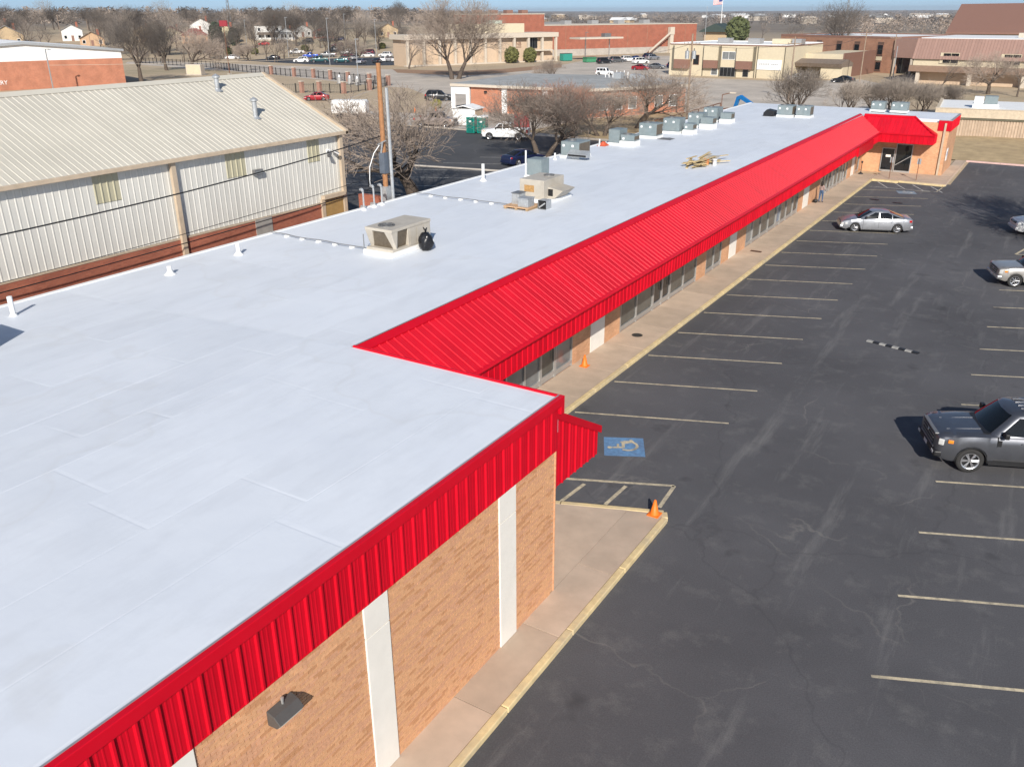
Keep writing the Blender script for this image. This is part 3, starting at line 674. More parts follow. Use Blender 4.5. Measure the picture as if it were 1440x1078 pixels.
# grey units in a row along the back edge
def greyunit(x0, x1, y0, y1, h, lab, hood=None, coil=None, fans=True, curb=.18):
    u = thing('rooftop_air_unit', lab, 'air conditioner', ((x0 + x1) / 2, (y0 + y1) / 2, RZ))
    b = MB(); b.box(x0 - .06, x1 + .06, y0 - .06, y1 + .06, RZ, RZ + curb); b.build('curb', PURE, u, bevel=.02)
    b = MB(); b.box(x0, x1, y0, y1, RZ + curb, RZ + h); b.build('cabinet', ACG, u, bevel=.02)
    n = max(1, int((x1 - x0) / .55))
    for k in range(n):
        a = x0 + (x1 - x0) * (k + .06) / n; c = x0 + (x1 - x0) * (k + .94) / n
        b = MB(); b.box(a, c, y0 - .014, y0, RZ + curb + .06, RZ + h - .06); b.build('access_panel', ACG, u)
        if rnd.random() < .8: b = MB(); b.box(a + .1, a + .26, y0 - .02, y0 - .014, RZ + h - .35, RZ + h - .2); b.build('data_plate', PURE, u)
    if fans:
        fan_parts(u, x0 + (x1 - x0) * .3, (y0 + y1) / 2, RZ + h, min(.32, (y1 - y0) * .32))
    b = MB(); b.box(x1, x1 + .012, y0 + .08, y1 - .08, RZ + curb + .1, RZ + h - .1); b.build('coil', COIL if coil else ACG, u)
    if hood:
        b = MB(); b.prism([(y0 - .02, RZ + h * .55), (y0 - .55, RZ + h * .35), (y0 - .55, RZ + h * .2), (y0 - .02, RZ + h * .15)], x1 - (x1 - x0) * .45, x1 + hood, 'x'); b.build('intake_hood', GALV, u)
        b = MB(); b.box(x1 - (x1 - x0) * .4, x1 + hood - .06, y0 - .555, y0 - .55, RZ + h * .22, RZ + h * .33); b.build('hood_grille', DARK, u)
    return u
greyunit(-27.55, -26.55, 45.9, 46.9, 1.15, 'plain grey upright air unit right behind the weathered tan unit', fans=False)
greyunit(-29.6, -28.2, 53.9, 55.6, 1.12, 'grey rooftop air unit with wide pale intake hood by a bare tree', hood=.9, coil=True)
greyunit(-29.5, -28.6, 61.2, 62.6, 1.15, 'pale lilac grey roof unit standing beside an orange-red tarp', fans=False)
greyunit(-28.4, -27.3, 61.0, 62.0, .85, 'low pale roof unit with louvred face on tall white curb', fans=True, curb=.4, coil=True)
greyunit(-29.2, -27.7, 66.1, 67.4, 1.15, 'grey roof unit with open service panel and dark mat before it', coil=True)
greyunit(-28.6, -27.2, 69.6, 71.0, 1.22, 'dark slate roof unit with many small white plates', fans=True)
greyunit(-26.9, -26.1, 69.9, 70.8, .85, 'cream louvred cooler box right of the dark slate unit', fans=False, curb=.35, coil=True)
greyunit(-28.3, -27.0, 74.4, 75.8, 1.2, 'grey roof unit behind the cream cooler box', fans=True)
greyunit(-27.0, -25.9, 74.0, 75.0, .95, 'white framed roof cooler with a grey grille face', fans=False, curb=.4, coil=True)
greyunit(-28.6, -27.3, 79.0, 80.6, 1.25, 'greenish grey roof unit at the far end of the back row', fans=True)
greyunit(-26.9, -25.9, 78.8, 79.8, .9, 'small white roof cooler next to the greenish grey unit', fans=False, curb=.35, coil=True)
greyunit(-23.9, -22.5, 86.3, 87.7, 1.05, 'grey roof unit by the dark hatch at the far roof corner', fans=True, coil=True)
greyunit(-22.2, -20.9, 86.6, 87.9, 1.05, 'grey roof unit paired with its twin at the far roof corner', fans=True, coil=True)
greyunit(-17.2, -15.9, 95.6, 96.8, .95, 'galvanised roof unit peeking over the red wing mansard, beside the valley', fans=True)
greyunit(-15.3, -13.8, 95.6, 96.8, .95, 'galvanised roof unit peeking over the red wing mansard, beside the hip', fans=True)
b = MB(); b.prism([(-25.2, RZ), (-24.2, RZ), (-24.2, RZ + .5), (-24.9, RZ + .62), (-25.2, RZ + .3)], 86.2, 87.3, 'y'); tag(b.build('roof_hatch', BLK, bevel=.02), 'low black hatch on the far end of the white roof', 'hatch')
greyunit(-27.1, -25.6, 10.3, 11.9, 1.3, 'grey roof unit on the near end of the white roof, throwing a hard shadow', fans=True)
# tarps, mats
for lab, x0, x1, y0, y1, m, hh in (('dark grey rubber mat folded on the roof beside the service panel', -27.5, -26.4, 65.9, 66.9, STEEL, .06), ('crumpled orange-red tarp lying at the roof edge', -29.95, -29.3, 60.2, 61.0, mat('red_tarp', (.5, .08, .03), .6), .3)):
    b = MB(); n = 6
    for i in range(n + 1):
        for j in range(n + 1):
            e = 0 if i in (0, n) or j in (0, n) else rnd.uniform(.3, 1) * hh
            b.v.append((x0 + (x1 - x0) * i / n + rnd.uniform(-.03, .03), y0 + (y1 - y0) * j / n + rnd.uniform(-.03, .03), RZ + .02 + e))
    for i in range(n):
        for j in range(n): a = i * (n + 1) + j; b.f.append((a, a + n + 1, a + n + 2, a + 1)); b.m.append(0)
    o = b.build('tarp' if 'tarp' in lab else 'rubber_mat', m); md = o.modifiers.new('thick', 'SOLIDIFY'); md.thickness = .02; tag(o, lab, 'tarp' if 'tarp' in lab else 'mat')
# vent pipes: a white flashing boot and the pipe
def vent(x, y, h, r, lab, zb=RZ, m=PURE, cap=False, lean=0, cat='vent pipe', name='vent_pipe', group=None):
    t_ = thing(name, lab, cat, (x, y, zb), 0, group)
    b = MB(); b.lathe([(r * 2.6, 0), (r * 2.3, .03), (r * 1.4, .09), (r * 1.15, .16)], 12, Matrix.Translation((x, y, zb))); b.build('flashing', m if m is PURE else GALV, t_, smooth=True)
    b = MB(); b.tube((x, y, zb), (x + lean, y, zb + h), r, n=12); b.build('pipe', m, t_)
    if cap: b = MB(); b.lathe([(r * 1.05, h - .1), (r * 1.7, h - .06), (r * 1.7, h + .02), (0.001, h + .14)], 12, Matrix.Translation((x, y, zb))); b.build('cap', m, t_)
    return t_
vent(-28.75, 14.45, .74, .085, 'tall white vent pipe with long shadow near the roof corner')
vent(-28.6, 20.6, .34, .09, 'short stubby white vent between two taller roof pipes')
vent(-28.6, 24.05, .48, .085, 'white vent pipe standing near the grey wall door of the warehouse')
vent(-29.3, 43.7, 1.0, .09, 'tall white pipe at the roof edge before the rear lot')
vent(-27.75, 46.1, 1.6, .05, 'thin tall white rod next to the plain grey upright unit')
vent(-29.5, 52.9, .45, .06, 'small white pipe in front of the hooded grey unit')
vent(-29.8, 60.3, .5, .05, 'small white pipe beside the orange-red tarp')
vent(-28.3, 68.3, .8, .07, 'white pipe between the grey unit and the dark slate unit')
vent(-24.4, 27.2, .75, .02, 'thin black gas pipe rising beside the big tan unit', m=STEEL)
for i, (x, y, h) in enumerate(((-29.95, 33.6, .95), (-29.98, 34.45, 1.0), (-30.0, 35.1, .95))):
    t_ = thing('conduit_riser', ['grey metal riser with bent head at the roof edge, farthest from the wood pole', 'grey metal riser carrying the white service cable by the wood pole', 'grey metal riser with bent head right beside the wood pole'][i], 'conduit', (x, y, RZ))
    b = MB(); b.lathe([(.15, 0), (.12, .06), (.06, .12)], 10, Matrix.Translation((x, y, RZ))); b.build('flashing', PURE, t_)
    b = MB(); b.tube((x, y, RZ), (x, y, RZ + h), .045, n=8); b.build('pipe', GALV, t_)
    b = MB(); b.path([(x, y, RZ + h), (x - .08, y + .02, RZ + h + .1), (x - .22, y + .05, RZ + h + .06)], .07, 8); b.build('weather_head', GALV, t_)
# conduits on the roof with little white supports
for lab, ya, xa, xb in (('thin grey conduit on white blocks running to the big tan unit', 27.35, -30.1, -24.25), ('thin grey conduit on white blocks running to the plywood skid', 38.2, -30.1, -24.1)):
    t_ = thing('roof_conduit', lab, 'conduit', (xa, ya, RZ))
    b = MB(); b.path([(xa + (xb - xa) * k / 12, ya + .05 * math.sin(k * 1.3), RZ + .11 + .01 * math.sin(k)) for k in range(13)], .02, 6); b.build('pipe', STEEL, t_)
    for k in range(1, 6):
        x = xa + (xb - xa) * k / 6; b = MB(); b.box(x - .09, x + .09, ya - .1, ya + .1, RZ, RZ + .09); b.build('support_block', PURE, t_, bevel=.02)
# black bin bag leaning on the big unit
def lump(name, c, rx_, ry_, rz_, m, parent=None, seed=1, amp=.12, seg=14, flat=True, top=None, bag=False):
    rr = random.Random(seed); b = MB(); L = 9
    ph = [rr.uniform(0, 6.3) for _ in range(8)]
    for i in range(L + 1):
        v = math.pi * i / L
        for k in range(seg):
            t = 2 * math.pi * k / seg
            q = 1 + amp * (math.sin(3 * t + ph[0] + 2 * v) + .7 * math.sin(5 * t + ph[1] - 3 * v) + .6 * math.sin(7 * v + ph[2] + 2 * t)) + rr.uniform(-.04, .04)
            s_ = math.sin(v) ** (.6 if flat else 1) * ((1.12 - .42 * (v / math.pi) ** 2) if bag else 1)
            b.v.append((c[0] + rx_ * s_ * math.cos(t) * q, c[1] + ry_ * s_ * math.sin(t) * q, c[2] + rz_ * (1 - math.cos(v)) / 2))
    for i in range(L):
        for k in range(seg): j = (k + 1) % seg; b.f.append((i * seg + k, i * seg + j, (i + 1) * seg + j, (i + 1) * seg + k)); b.m.append(0)
    return b
t_ = thing('bin_bag', 'tied black plastic rubbish bag leaning against the big tan unit', 'bag', (-22.25, 28.7, RZ))
BAG = mat('bag_plastic', (.012, .012, .014), .25, var=.2, scale=9, bmp=.6, bscale=9)
lump('bag', (-22.25, 28.7, RZ), .31, .3, .80, BAG, seed=5, amp=.10, seg=22, bag=True).build('bag', BAG, t_, smooth=True)
b = MB(); b.tube((-22.25, 28.7, RZ + .76), (-22.22, 28.68, RZ + .86), .03, .05, 7); b.tube((-22.22, 28.68, RZ + .86), (-22.13, 28.66, RZ + 1.0), .05, .02, 7); b.tube((-22.24, 28.7, RZ + .85), (-22.36, 28.7, RZ + .98), .04, .02, 7); b.build('knot', BAG, t_)
# pallet of leftover boards with an orange bucket
t_ = thing('board_pile', 'jumbled pile of scrap boards on the white roof beside an orange bucket', 'lumber', (-20.2, 56, RZ))
for k in range(26):
    x = -21.0 + rnd.uniform(0, 1.4); y = 53.7 + rnd.uniform(0, 2.8); L = rnd.uniform(1.0, 2.6); a = R(rnd.uniform(-35, 20)); zz = RZ + .01 + .045 * (k // 3) + (.002 * k)
    M = Matrix.Translation((x, y + .5, zz)) @ Matrix.Rotation(a, 4, 'Z') @ Matrix.Rotation(R(rnd.uniform(-2, 2)), 4, 'X'); b = MB(); b.box(-.07, .07, -.4, L - .4, 0, .04, M=M); b.build('board', mat('fresh_wood', (.55, .42, .22), .85, var=.2, scale=8, rvar=.2), t_)
for k in range(3):
    M = Matrix.Translation((-20.0, 56.6 + .35 * k, RZ + .3 + .03 * k)) @ Matrix.Rotation(R(-20 + 14 * k), 4, 'Z'); b = MB(); b.box(-.55, .55, -.3, .5, 0, .018, M=M); b.build('sheet_scrap', mat('grey_board', (.45, .42, .37), .8), t_)
t_ = thing('bucket', 'orange plastic bucket on the roof by the board pile', 'bucket', (-19.75, 55.9, RZ))
b = MB(); b.lathe([(.13, 0), (.16, .38), (.17, .38), (.17, .41), (.145, .41), (.12, .03), (0.001, .03)], 16, Matrix.Translation((-19.75, 55.9, RZ))); b.build('shell', ORANGE, t_, smooth=True)
b = MB(); b.path([(-19.75 + .17 * math.cos(a), 55.9 - .1 * math.sin(a), RZ + .4 - .14 * math.sin(a)) for a in [math.pi * i / 8 for i in range(9)]], .006, 4); b.build('handle', STEEL, t_)
b = MB(); b.lathe([(.12, 0), (.15, .36), (.16, .36), (.16, .39), (0.001, .4)], 16, Matrix.Translation((-19.3, 56.2, RZ))); tag(b.build('paint_pail', PURE, smooth=True), 'white lidded pail standing next to the orange bucket', 'bucket')
# wall lamp on the brick front
t_ = thing('wall_light', 'grey wedge-shaped floodlight with glass front on the tan brick front', 'light', (-9.3, 7.4, 3.7))
b = MB(); b.prism([(-9.295, 3.98), (-9.12, 3.93), (-8.99, 3.80), (-9.08, 3.70), (-9.295, 3.68)], 7.12, 7.68, 'y'); b.build('housing', mat('lamp_bronze', (.085, .08, .075), .5), t_, bevel=.012)
b = MB(); b.prism([(-9.0, 3.79), (-8.985, 3.785), (-9.085, 3.675), (-9.2, 3.66), (-9.2, 3.68), (-9.09, 3.695)], 7.17, 7.63, 'y'); b.build('lens', glassmat('lens_glass', (.45, .43, .38), .15), t_)
b = MB(); b.tube((-9.22, 7.42, 3.95), (-9.22, 7.42, 4.03), .022); b.lathe([(.03, 4.03), (.033, 4.08), (.001, 4.09)], 10, Matrix.Translation((-9.22, 7.42, 0))); b.build('photocell', ALU, t_)
# ------------------------------------------------------------------ cream warehouse
wh = thing('metal_warehouse', 'cream corrugated metal warehouse with brick base behind the strip mall', 'warehouse', (-39.7, 15, 0))
WX, WY, EZ, RDX, RDZ, WXB = -34.0, 36.6, 8.68, -39.7, 11.35, -45.4
b = MB(); b.prism([(WXB + .1, 0), (WX - .1, 0), (WX - .1, EZ - .1), (RDX, RDZ - .12), (WXB + .1, EZ - .1)], -8, WY - .1, 'y'); core = b.build('frame_wall', WHW, wh)
b = MB(); b.box(WX - .1, WX + .05, -8, WY, 0, 4.98); b.box(WXB, WX, WY - .1, WY + .05, 0, 3.2); b.build('brick_base', REDB, wh)
b = MB(); b.box(WX, WX + .07, -8, WY, 4.95, 5.02); b.build('base_trim', WHT_TRIM, wh)
PW = 0.305
wpm = rib_mesh('wall_sheet', PW, EZ - 5.05, WHW, .016, False); frm = rib_mesh('translucent_sheet', PW, 1.28, FRP, .034, False); wps = rib_mesh('wall_sheet', PW, 2.2, WHW, .016, False)
y = 2.0
FR = ((21.6, 22.5), (28.55, 29.6), (33.9, 34.95))
while y < WY - .3:
    hit = any(a <= y + PW / 2 <= c + .1 for a, c in FR)
    if hit:
        o = link('translucent_sheet', frm, core); basis(o, (WX - .02, y, 7.25), (0, 1, 0), (0, 0, 1), (1, 0, 0))
        o = link('wall_sheet', wps, core); basis(o, (WX - .02, y, 5.03), (0, 1, 0), (0, 0, 1), (1, 0, 0))
    else:
        o = link('wall_sheet', wpm, core); basis(o, (WX - .02, y, 5.03), (0, 1, 0), (0, 0, 1), (1, 0, 0))
    y += PW
gm = rib_mesh('gable_sheet', PW, 7.0, WHW, .016, False); x = WXB + .1
while x < WX - .4: o = link('gable_sheet', gm, core); basis(o, (x + PW, WY - .08, 3.2), (-1, 0, 0), (0, 0, 1), (0, 1, 0)); o.scale = (1, (min(EZ + (1 - abs(x + .3 - RDX) / 5.7) * 2.67, RDZ) - 3.35) / 7.0, 1); x += PW
sv = Vector((RDX - WX - .3, 0, RDZ - EZ + .14)); nv = Vector((RDZ - EZ + .14, 0, -(RDX - WX - .3)))
rpm = rib_mesh('roof_sheet', PW, sv.length, WHR, .019, False); y = 0.0
while y < WY + .2:
    o = link('roof_sheet', rpm, core); basis(o, (WX + .3, y, EZ - .14 + .06), (0, 1, 0), sv, nv)
    o = link('roof_sheet', rpm, core); basis(o, (WXB - .3, y + PW, EZ - .14 + .06), (0, -1, 0), (-sv.x, 0, sv.z), (-nv.x, 0, nv.z)); y += PW
b = MB(); b.box(WX + .22, WX + .36, 0, WY + .3, EZ - .22, EZ - .04); b.build('gutter', WHT_TRIM, wh, bevel=.02)
b = MB(); b.prism([(WX + .36, EZ - .2), (WX + .36, EZ + .02), (RDX, RDZ + .16), (WXB - .36, EZ + .02), (WXB - .36, EZ - .2), (RDX, RDZ - .12)], WY + .12, WY + .3, 'y'); b.build('rake_trim', WHT_TRIM, wh)
b = MB(); b.prism([(RDX - .3, RDZ - .05), (RDX, RDZ + .14), (RDX + .3, RDZ - .05), (RDX, RDZ + .04)], 0, WY + .25, 'y'); b.build('ridge_cap', WHR, wh)
for ya in (25.42, 36.45): b = MB(); b.box(WX + .03, WX + .2, ya - .12, ya + .12, .2, EZ - .15); b.build('downspout', WHT_TRIM, wh)
b = MB(); b.box(WX + .05, WX + .09, 29.85, 30.95, 2.9, 5.0); b.build('door', mat('grey_door', (.33, .31, .28), .6), wh)
b = MB(); b.box(WX + .03, WX + .12, 34.85, 36.3, 3.2, 5.2); b.build('shutter_door', mat('ochre_door', (.38, .24, .09), .7), wh); b = MB(); b.box(WX + .03, WX + .3, 34.7, 36.4, 5.2, 5.4); b.box(WX + .03, WX + .16, 34.6, 34.85, 3.2, 5.2); b.build('door_surround', WHT_TRIM, wh)
for i, (x, y, zb) in enumerate(((-35.95, 32.5, 9.55), (-38.6, 32.5, 10.8))):
    vent(x, y, .95 if i == 0 else .75, .12, ['galvanised flue with cap midway up the cream warehouse roof', 'galvanised flue with cap near the ridge of the cream warehouse'][i], zb, GALV, True, cat='flue', name='roof_flue')
t_ = thing('wall_pack_light', 'dark square wall light on the cream metal siding', 'light', (-33.9, 30.3, 7.3)); b = MB(); b.box(-33.96, -33.75, 30.05, 30.6, 7.2, 7.45); b.build('housing', STEEL, t_, bevel=.02); b = MB(); b.box(-33.75, -33.735, 30.1, 30.55, 7.24, 7.38); b.build('lens', GLSG, t_)
t_ = thing('flood_light', 'twin-head floodlight high on the cream warehouse corner', 'light', (-33.9, 35.5, 7.6)); b = MB(); b.box(-34.0, -33.85, 35.4, 35.6, 7.6, 7.8); b.build('bracket', PURE, t_)
for dy in (-.35, .4): b = MB(); b.tube((-33.8, 35.5 + dy * .4, 7.7), (-33.55, 35.5 + dy, 7.5), .06, .11, 8); b.build('lamp_head', STEEL, t_)
# switchgear wall beside the warehouse
t_ = thing('meter_wall', 'short red brick stub wall carrying electric meter boxes', 'wall', (-33.2, 36.9, 0))
b = MB(); b.box(-33.6, -31.6, 37.3, 37.6, 0, 5.1); b.build('brickwork', REDB, t_)
for x0, x1, z0, z1 in ((-33.35, -32.9, 3.9, 4.5), (-32.6, -32.3, 4.4, 4.75), (-32.2, -31.85, 3.6, 3.95)): b = MB(); b.box(x0, x1, 37.1, 37.3, z0, z1); b.build('meter_box', GALV, t_, bevel=.02)
# ------------------------------------------------------------------ vehicles
CHROME = mat('bright_trim', (.62, .62, .62), .22, .9, var=.03)
RIMS = mat('alloy_rim', (.55, .55, .56), .3, .8, var=.05)
HEADL = glassmat('headlamp_glass', (.55, .55, .53), .08); AMBER = glassmat('amber_lens', (.75, .22, .02), .15); TAIL = glassmat('tail_lens', (.35, .008, .01), .12)
PLATE = mat('number_plate', (.65, .65, .62), .5)
def interp(pts, x):
    for (x0, *a), (x1, *c) in zip(pts, pts[1:]):
        if x <= x1:
            t = 0 if x1 == x0 else max(0, (x - x0) / (x1 - x0)); return [p + (q - p) * t for p, q in zip(a, c)]
    return list(pts[-1][1:])
SPEC = {
 'sedan': dict(L=4.87, W=1.85, fo=.98, wb=2.85, r=.335, gc=.19, top=[(0, .56, .74), (.05, .68, .84), (.2, .76, .91), (.7, .88, .97), (1.4, .97, 1), (2.6, 1.0, 1), (3.7, 1.03, 1), (4.3, 1.05, .97), (4.7, 1.02, .92), (4.82, .94, .86), (4.87, .74, .8)],
   cab=(1.28, 2.16, 3.12, 4.52, .97, 1.47), split=(2.55, 3.42), bed=None, tail=(4.72, .78, .95)),
 'coupe': dict(L=4.5, W=1.8, fo=.9, wb=2.65, r=.32, gc=.18, top=[(0, .55, .76), (.06, .68, .86), (.25, .76, .92), (.8, .88, .98), (1.3, .95, 1), (3.6, 1.0, 1), (4.1, 1.02, .96), (4.42, .96, .9), (4.5, .74, .84)],
   cab=(1.25, 1.95, 3.1, 4.05, .94, 1.42), split=(2.35, 3.2), bed=None, tail=(4.38, .75, .92)),
 'suv': dict(L=4.85, W=1.93, fo=.92, wb=2.85, r=.37, gc=.23, top=[(0, .66, .8), (.05, .84, .88), (.2, .95, .94), (.9, 1.06, .99), (1.35, 1.09, 1), (4.5, 1.14, 1), (4.72, 1.12, .96), (4.82, 1.0, .92), (4.85, .7, .88)],
   cab=(1.30, 1.98, 4.30, 4.72, 1.08, 1.74), split=(2.55, 3.5), bed=None, tail=(4.7, .85, 1.15)),
 'van': dict(L=5.1, W=1.98, fo=.95, wb=3.0, r=.36, gc=.2, top=[(0, .62, .8), (.06, .84, .88), (.25, .95, .94), (.8, 1.06, .99), (1.2, 1.1, 1), (4.8, 1.12, 1), (5.0, 1.1, .97), (5.1, .75, .93)],
   cab=(1.0, 1.85, 4.7, 5.0, 1.08, 1.78), split=(2.5, 3.7), bed=None, tail=(4.95, .9, 1.2)),
 'jeep': dict(L=4.3, W=1.85, fo=.72, wb=2.75, r=.41, gc=.32, top=[(0, .8, .62), (.03, 1.02, .66), (.12, 1.07, .7), (1.3, 1.12, .84), (1.4, 1.14, 1), (4.2, 1.16, 1), (4.25, 1.15, 1), (4.3, .7, 1)],
   cab=(1.38, 1.62, 4.12, 4.22, 1.13, 1.83), split=(2.4, 3.25), bed=None, tail=(4.22, .9, 1.1)),
 'pickup': dict(L=6.0, W=2.08, fo=1.06, wb=3.68, r=.425, gc=.38, top=[(0, 1.0, .78), (.03, 1.12, .84), (.09, 1.18, .895), (.2, 1.215, .945), (.5, 1.255, .985), (1.45, 1.31, 1), (3.88, 1.33, 1), (3.90, 1.35, 1), (5.82, 1.35, 1), (5.87, 1.33, .98), (5.9, .8, .97)],
   cab=(1.52, 2.18, 3.66, 3.90, 1.31, 2.0), split=(2.75, 3.6), bed=(3.98, 5.78, .9), tail=(5.86, .9, 1.28)),
 'oldpickup': dict(L=5.7, W=1.99, fo=.93, wb=3.6, r=.39, gc=.34, top=[(0, .82, .86), (.04, 1.0, .92), (.12, 1.06, .95), (.5, 1.10, .98), (1.5, 1.15, 1), (3.6, 1.2, 1), (3.62, 1.22, 1), (5.62, 1.22, 1), (5.67, 1.2, .98), (5.7, .75, .97)],
   cab=(1.48, 2.15, 3.38, 3.6, 1.15, 1.83), split=(2.75, 3.4), bed=(3.7, 5.58, .85), tail=(5.66, .85, 1.18)),
}
def wheel_meshes(r, style):
    w_ = .24; b = MB(); Mx = Matrix.Rotation(R(90), 4, 'X')
    b.lathe([(r * .66, -w_ / 2), (r * .93, -w_ / 2), (r, -w_ / 2 + .04), (r, w_ / 2 - .04), (r * .93, w_ / 2), (r * .66, w_ / 2), (r * .62, w_ / 2 - .05), (r * .62, -w_ / 2 + .05)], 28, Mx, close=True)
    ty = b.mesh('tyre', TYRE, True)
    b = MB(); b.lathe([(.001, w_ / 2 - .085), (r * .62, w_ / 2 - .085)], 24, Mx, 1); b.lathe([(r * .58, w_ / 2 - .08), (r * .59, w_ / 2 - .012), (r * .67, w_ / 2 + .004), (r * .67, w_ / 2 - .03)], 28, Mx, 0)
    b.lathe([(.001, w_ / 2 - .012), (r * .13, w_ / 2 - .016), (r * .16, w_ / 2 - .08)], 12, Mx, 0)
    n = style
    for k in range(n):
        for dt in ((-.12, .12) if n <= 6 else (0,)):
            t = 2 * math.pi * k / n
            p0 = Vector((math.cos(t) * r * .12, -(w_ / 2 - .03), math.sin(t) * r * .12)); p1 = Vector((math.cos(t + dt) * r * .6, -(w_ / 2 - .025), math.sin(t + dt) * r * .6)); b.tube(p0, p1, r * .055, r * .05, 5, 0)
    return ty, b.mesh('rim', [RIMS, DARK])
WHEELS = {}
def make_car(kind, name, label, cat, pmat, rim=5, detail=True, group=None):
    S = SPEC[kind]; L, W = S['L'], S['W']; root = thing(name, label, cat, group=group); PM = pmat
    fx = S['fo']; rxx = S['fo'] + S['wb']; Ra = S['r'] * 1.13; gc = S['gc']; bed = S['bed']
    xs = {p[0] for p in S['top']} | {.4, 1.9, 2.3, 3.0, L * .8}
    for c in (fx, rxx):
        for k in range(9): xs.add(c - Ra * math.cos(math.pi * k / 8))
    if bed: xs |= {bed[0] - .005, bed[0], bed[1], bed[1] + .005}
    xs = sorted(x for x in xs if 0 <= x <= L); sec = []
    for x in xs:
        z1, wf = interp(S['top'], x); w_ = W / 2 * wf; zb = gc + (.12 * (1 - x / .35) if x < .35 else 0) + (.14 * (1 - (L - x) / .35) if L - x < .35 else 0)
        for c in (fx, rxx):
            if abs(x - c) < Ra: zb = max(zb, S['r'] * .98 + math.sqrt(max(0, Ra * Ra - (x - c) ** 2)))
        h = z1 - zb; inb = bed and bed[0] <= x <= bed[1]
        fl = 1.018 if any(abs(x - c) < Ra * 1.05 for c in (fx, rxx)) else 1.0
        p = [(w_ * .80, zb), (w_ * .975, zb), (w_ * fl, zb + h * .12), (w_ * fl, zb + h * .45), (w_ * .993, zb + h * .72), (w_ * .965, zb + h * .93), (w_ * .90, z1)]
        p += [(w_ * .885, bed[2]), (0, bed[2])] if inb else [(w_ * .6, z1 + .018), (0, z1 + .03)]
        sec.append([(x, y, z) for y, z in p] + [(x, -y, z) for y, z in p[-2::-1]])
    b = MB(); n = len(sec[0])
    for s in sec: b.v += [(L / 2 - x, y, z) for x, y, z in s]
    for i in range(len(sec) - 1):
        for k in range(n):
            j = (k + 1) % n; b.f.append((i * n + k, i * n + j, (i + 1) * n + j, (i + 1) * n + k)); b.m.append(0)
    b.f.append(tuple(range(n))); b.m.append(0); b.f.append(tuple(range((len(sec) - 1) * n, len(sec) * n))[::-1]); b.m.append(0)
    body = b.build('body', PM, root); sm_(body, 38)
    # cabin
    a0, a1, a2, a3, zb, zr = S['cab']; hb, hr = W / 2 * .93, W / 2 * .715
    X = lambda x: L / 2 - x
    def ring(t, out=0.0):
        te = t; xf = a0 + (a1 - a0) * te; xr = a3 + (a2 - a3) * te; hw = hb + (hr - hb) * te ** 1.15; z = zb + (zr - zb) * te
        return xf, xr, hw, z
    b = MB(); ls = [0, .25, .5, .75, .93, 1.0]; rows = []
    for t in ls:
        xf, xr, hw, z = ring(min(t, .97)); k = 1 - (.04 if t == 1 else 0); hw *= k
        if t == 1: z = zr; xf += .05; xr -= .05
        rows.append([(X(xf - .10), 0, z), (X(xf - .05), hw * .6, z), (X(xf + .04), hw * .9, z), (X(xf + .2), hw, z), (X((xf + xr) / 2), hw * 1.015, z), (X(xr - .2), hw * .99, z), (X(xr - .03), hw * .86, z), (X(xr + .02), hw * .5, z), (X(xr + .03), 0, z)])
    for r_ in rows: r_ += [(x, -y, z) for x, y, z in r_[-2:0:-1]]
    n = len(rows[0])
    for r_ in rows: b.v += r_
    for i in range(len(rows) - 1):
        for k in range(n): j = (k + 1) % n; b.f.append((i * n + k, i * n + j, (i + 1) * n + j, (i + 1) * n + k)); b.m.append(0)
    # crowned roof
    base = (len(rows) - 1) * n; ci = len(b.v); xm = sum(p[0] for p in rows[-1]) / n; b.v.append((xm, 0, zr + .045))
    for k in range(n): b.f.append((base + k, base + (k + 1) % n, ci)); b.m.append(0)
    cab_ = b.build('cabin', PM, root); sm_(cab_, 45)
    def lp3(p, q, t): return tuple(a + (c - a) * t for a, c in zip(p, q))
    def on(i0, t):                       # point on the cabin shell at ring index i0 (float) and level t
        k = min(int(t * 4), 3) if t < .75 else 3
        tt = min(t, .93); lv = 0
        while lv < len(ls) - 2 and ls[lv + 1] < tt: lv += 1
        f = (tt - ls[lv]) / (ls[lv + 1] - ls[lv]); i = int(i0) % n; g = i0 - int(i0)
        lo = lp3(rows[lv][i], rows[lv][(i + 1) % n], g); hi = lp3(rows[lv + 1][i], rows[lv + 1][(i + 1) % n], g); return lp3(lo, hi, f)
    def patch(nm, iis, t0, t1, push, m=CGL):
        b = MB(); steps = [t0 + (t1 - t0) * k / 3 for k in range(4)]
        for t in steps:
            for ii in iis:
                p = Vector(on(ii % n, t)); b.v.append(tuple(p + Vector(push)))
        c = len(iis)
        for r_ in range(3):
            for k in range(c - 1): q = r_ * c + k; b.f.append((q, q + 1, q + c + 1, q + c)); b.m.append(0)
        o = b.build(nm, m, root); sm_(o, 60); return o
    patch('windshield', [n - 1.75, n - 1, 0 + n, 1 + n, 1.75 + n], .06, .9, (.012, 0, .008))
    patch('rear_window', [6.25, 7, 8, 9, 9.75], .12, .88, (-.012, 0, .008))
    def side(sgn, xa, xb, t0, t1, nm='side_window'):
        b = MB(); NX = 4
        for q in range(4):
            t = t0 + (t1 - t0) * q / 3; xf, xr, hw, z = ring(t); m3, m4, m5 = xf + .2, (xf + xr) / 2, xr - .2
            for k in range(NX):
                x = xa + (xb - xa) * k / (NX - 1); x = min(max(x, m3 + .02), m5 - .02)
                i0 = 3 + (x - m3) / (m4 - m3) if x < m4 else 4 + (x - m4) / (m5 - m4)
                p = on(min(i0, 4.999), t); b.v.append((p[0], sgn * (p[1] + .012), p[2]))
        for q in range(3):
            for k in range(NX - 1): i = q * NX + k; b.f.append((i, i + 1, i + NX + 1, i + NX)); b.m.append(0)
        return b.build(nm, CGL, root)
    s0, s1 = S['split']
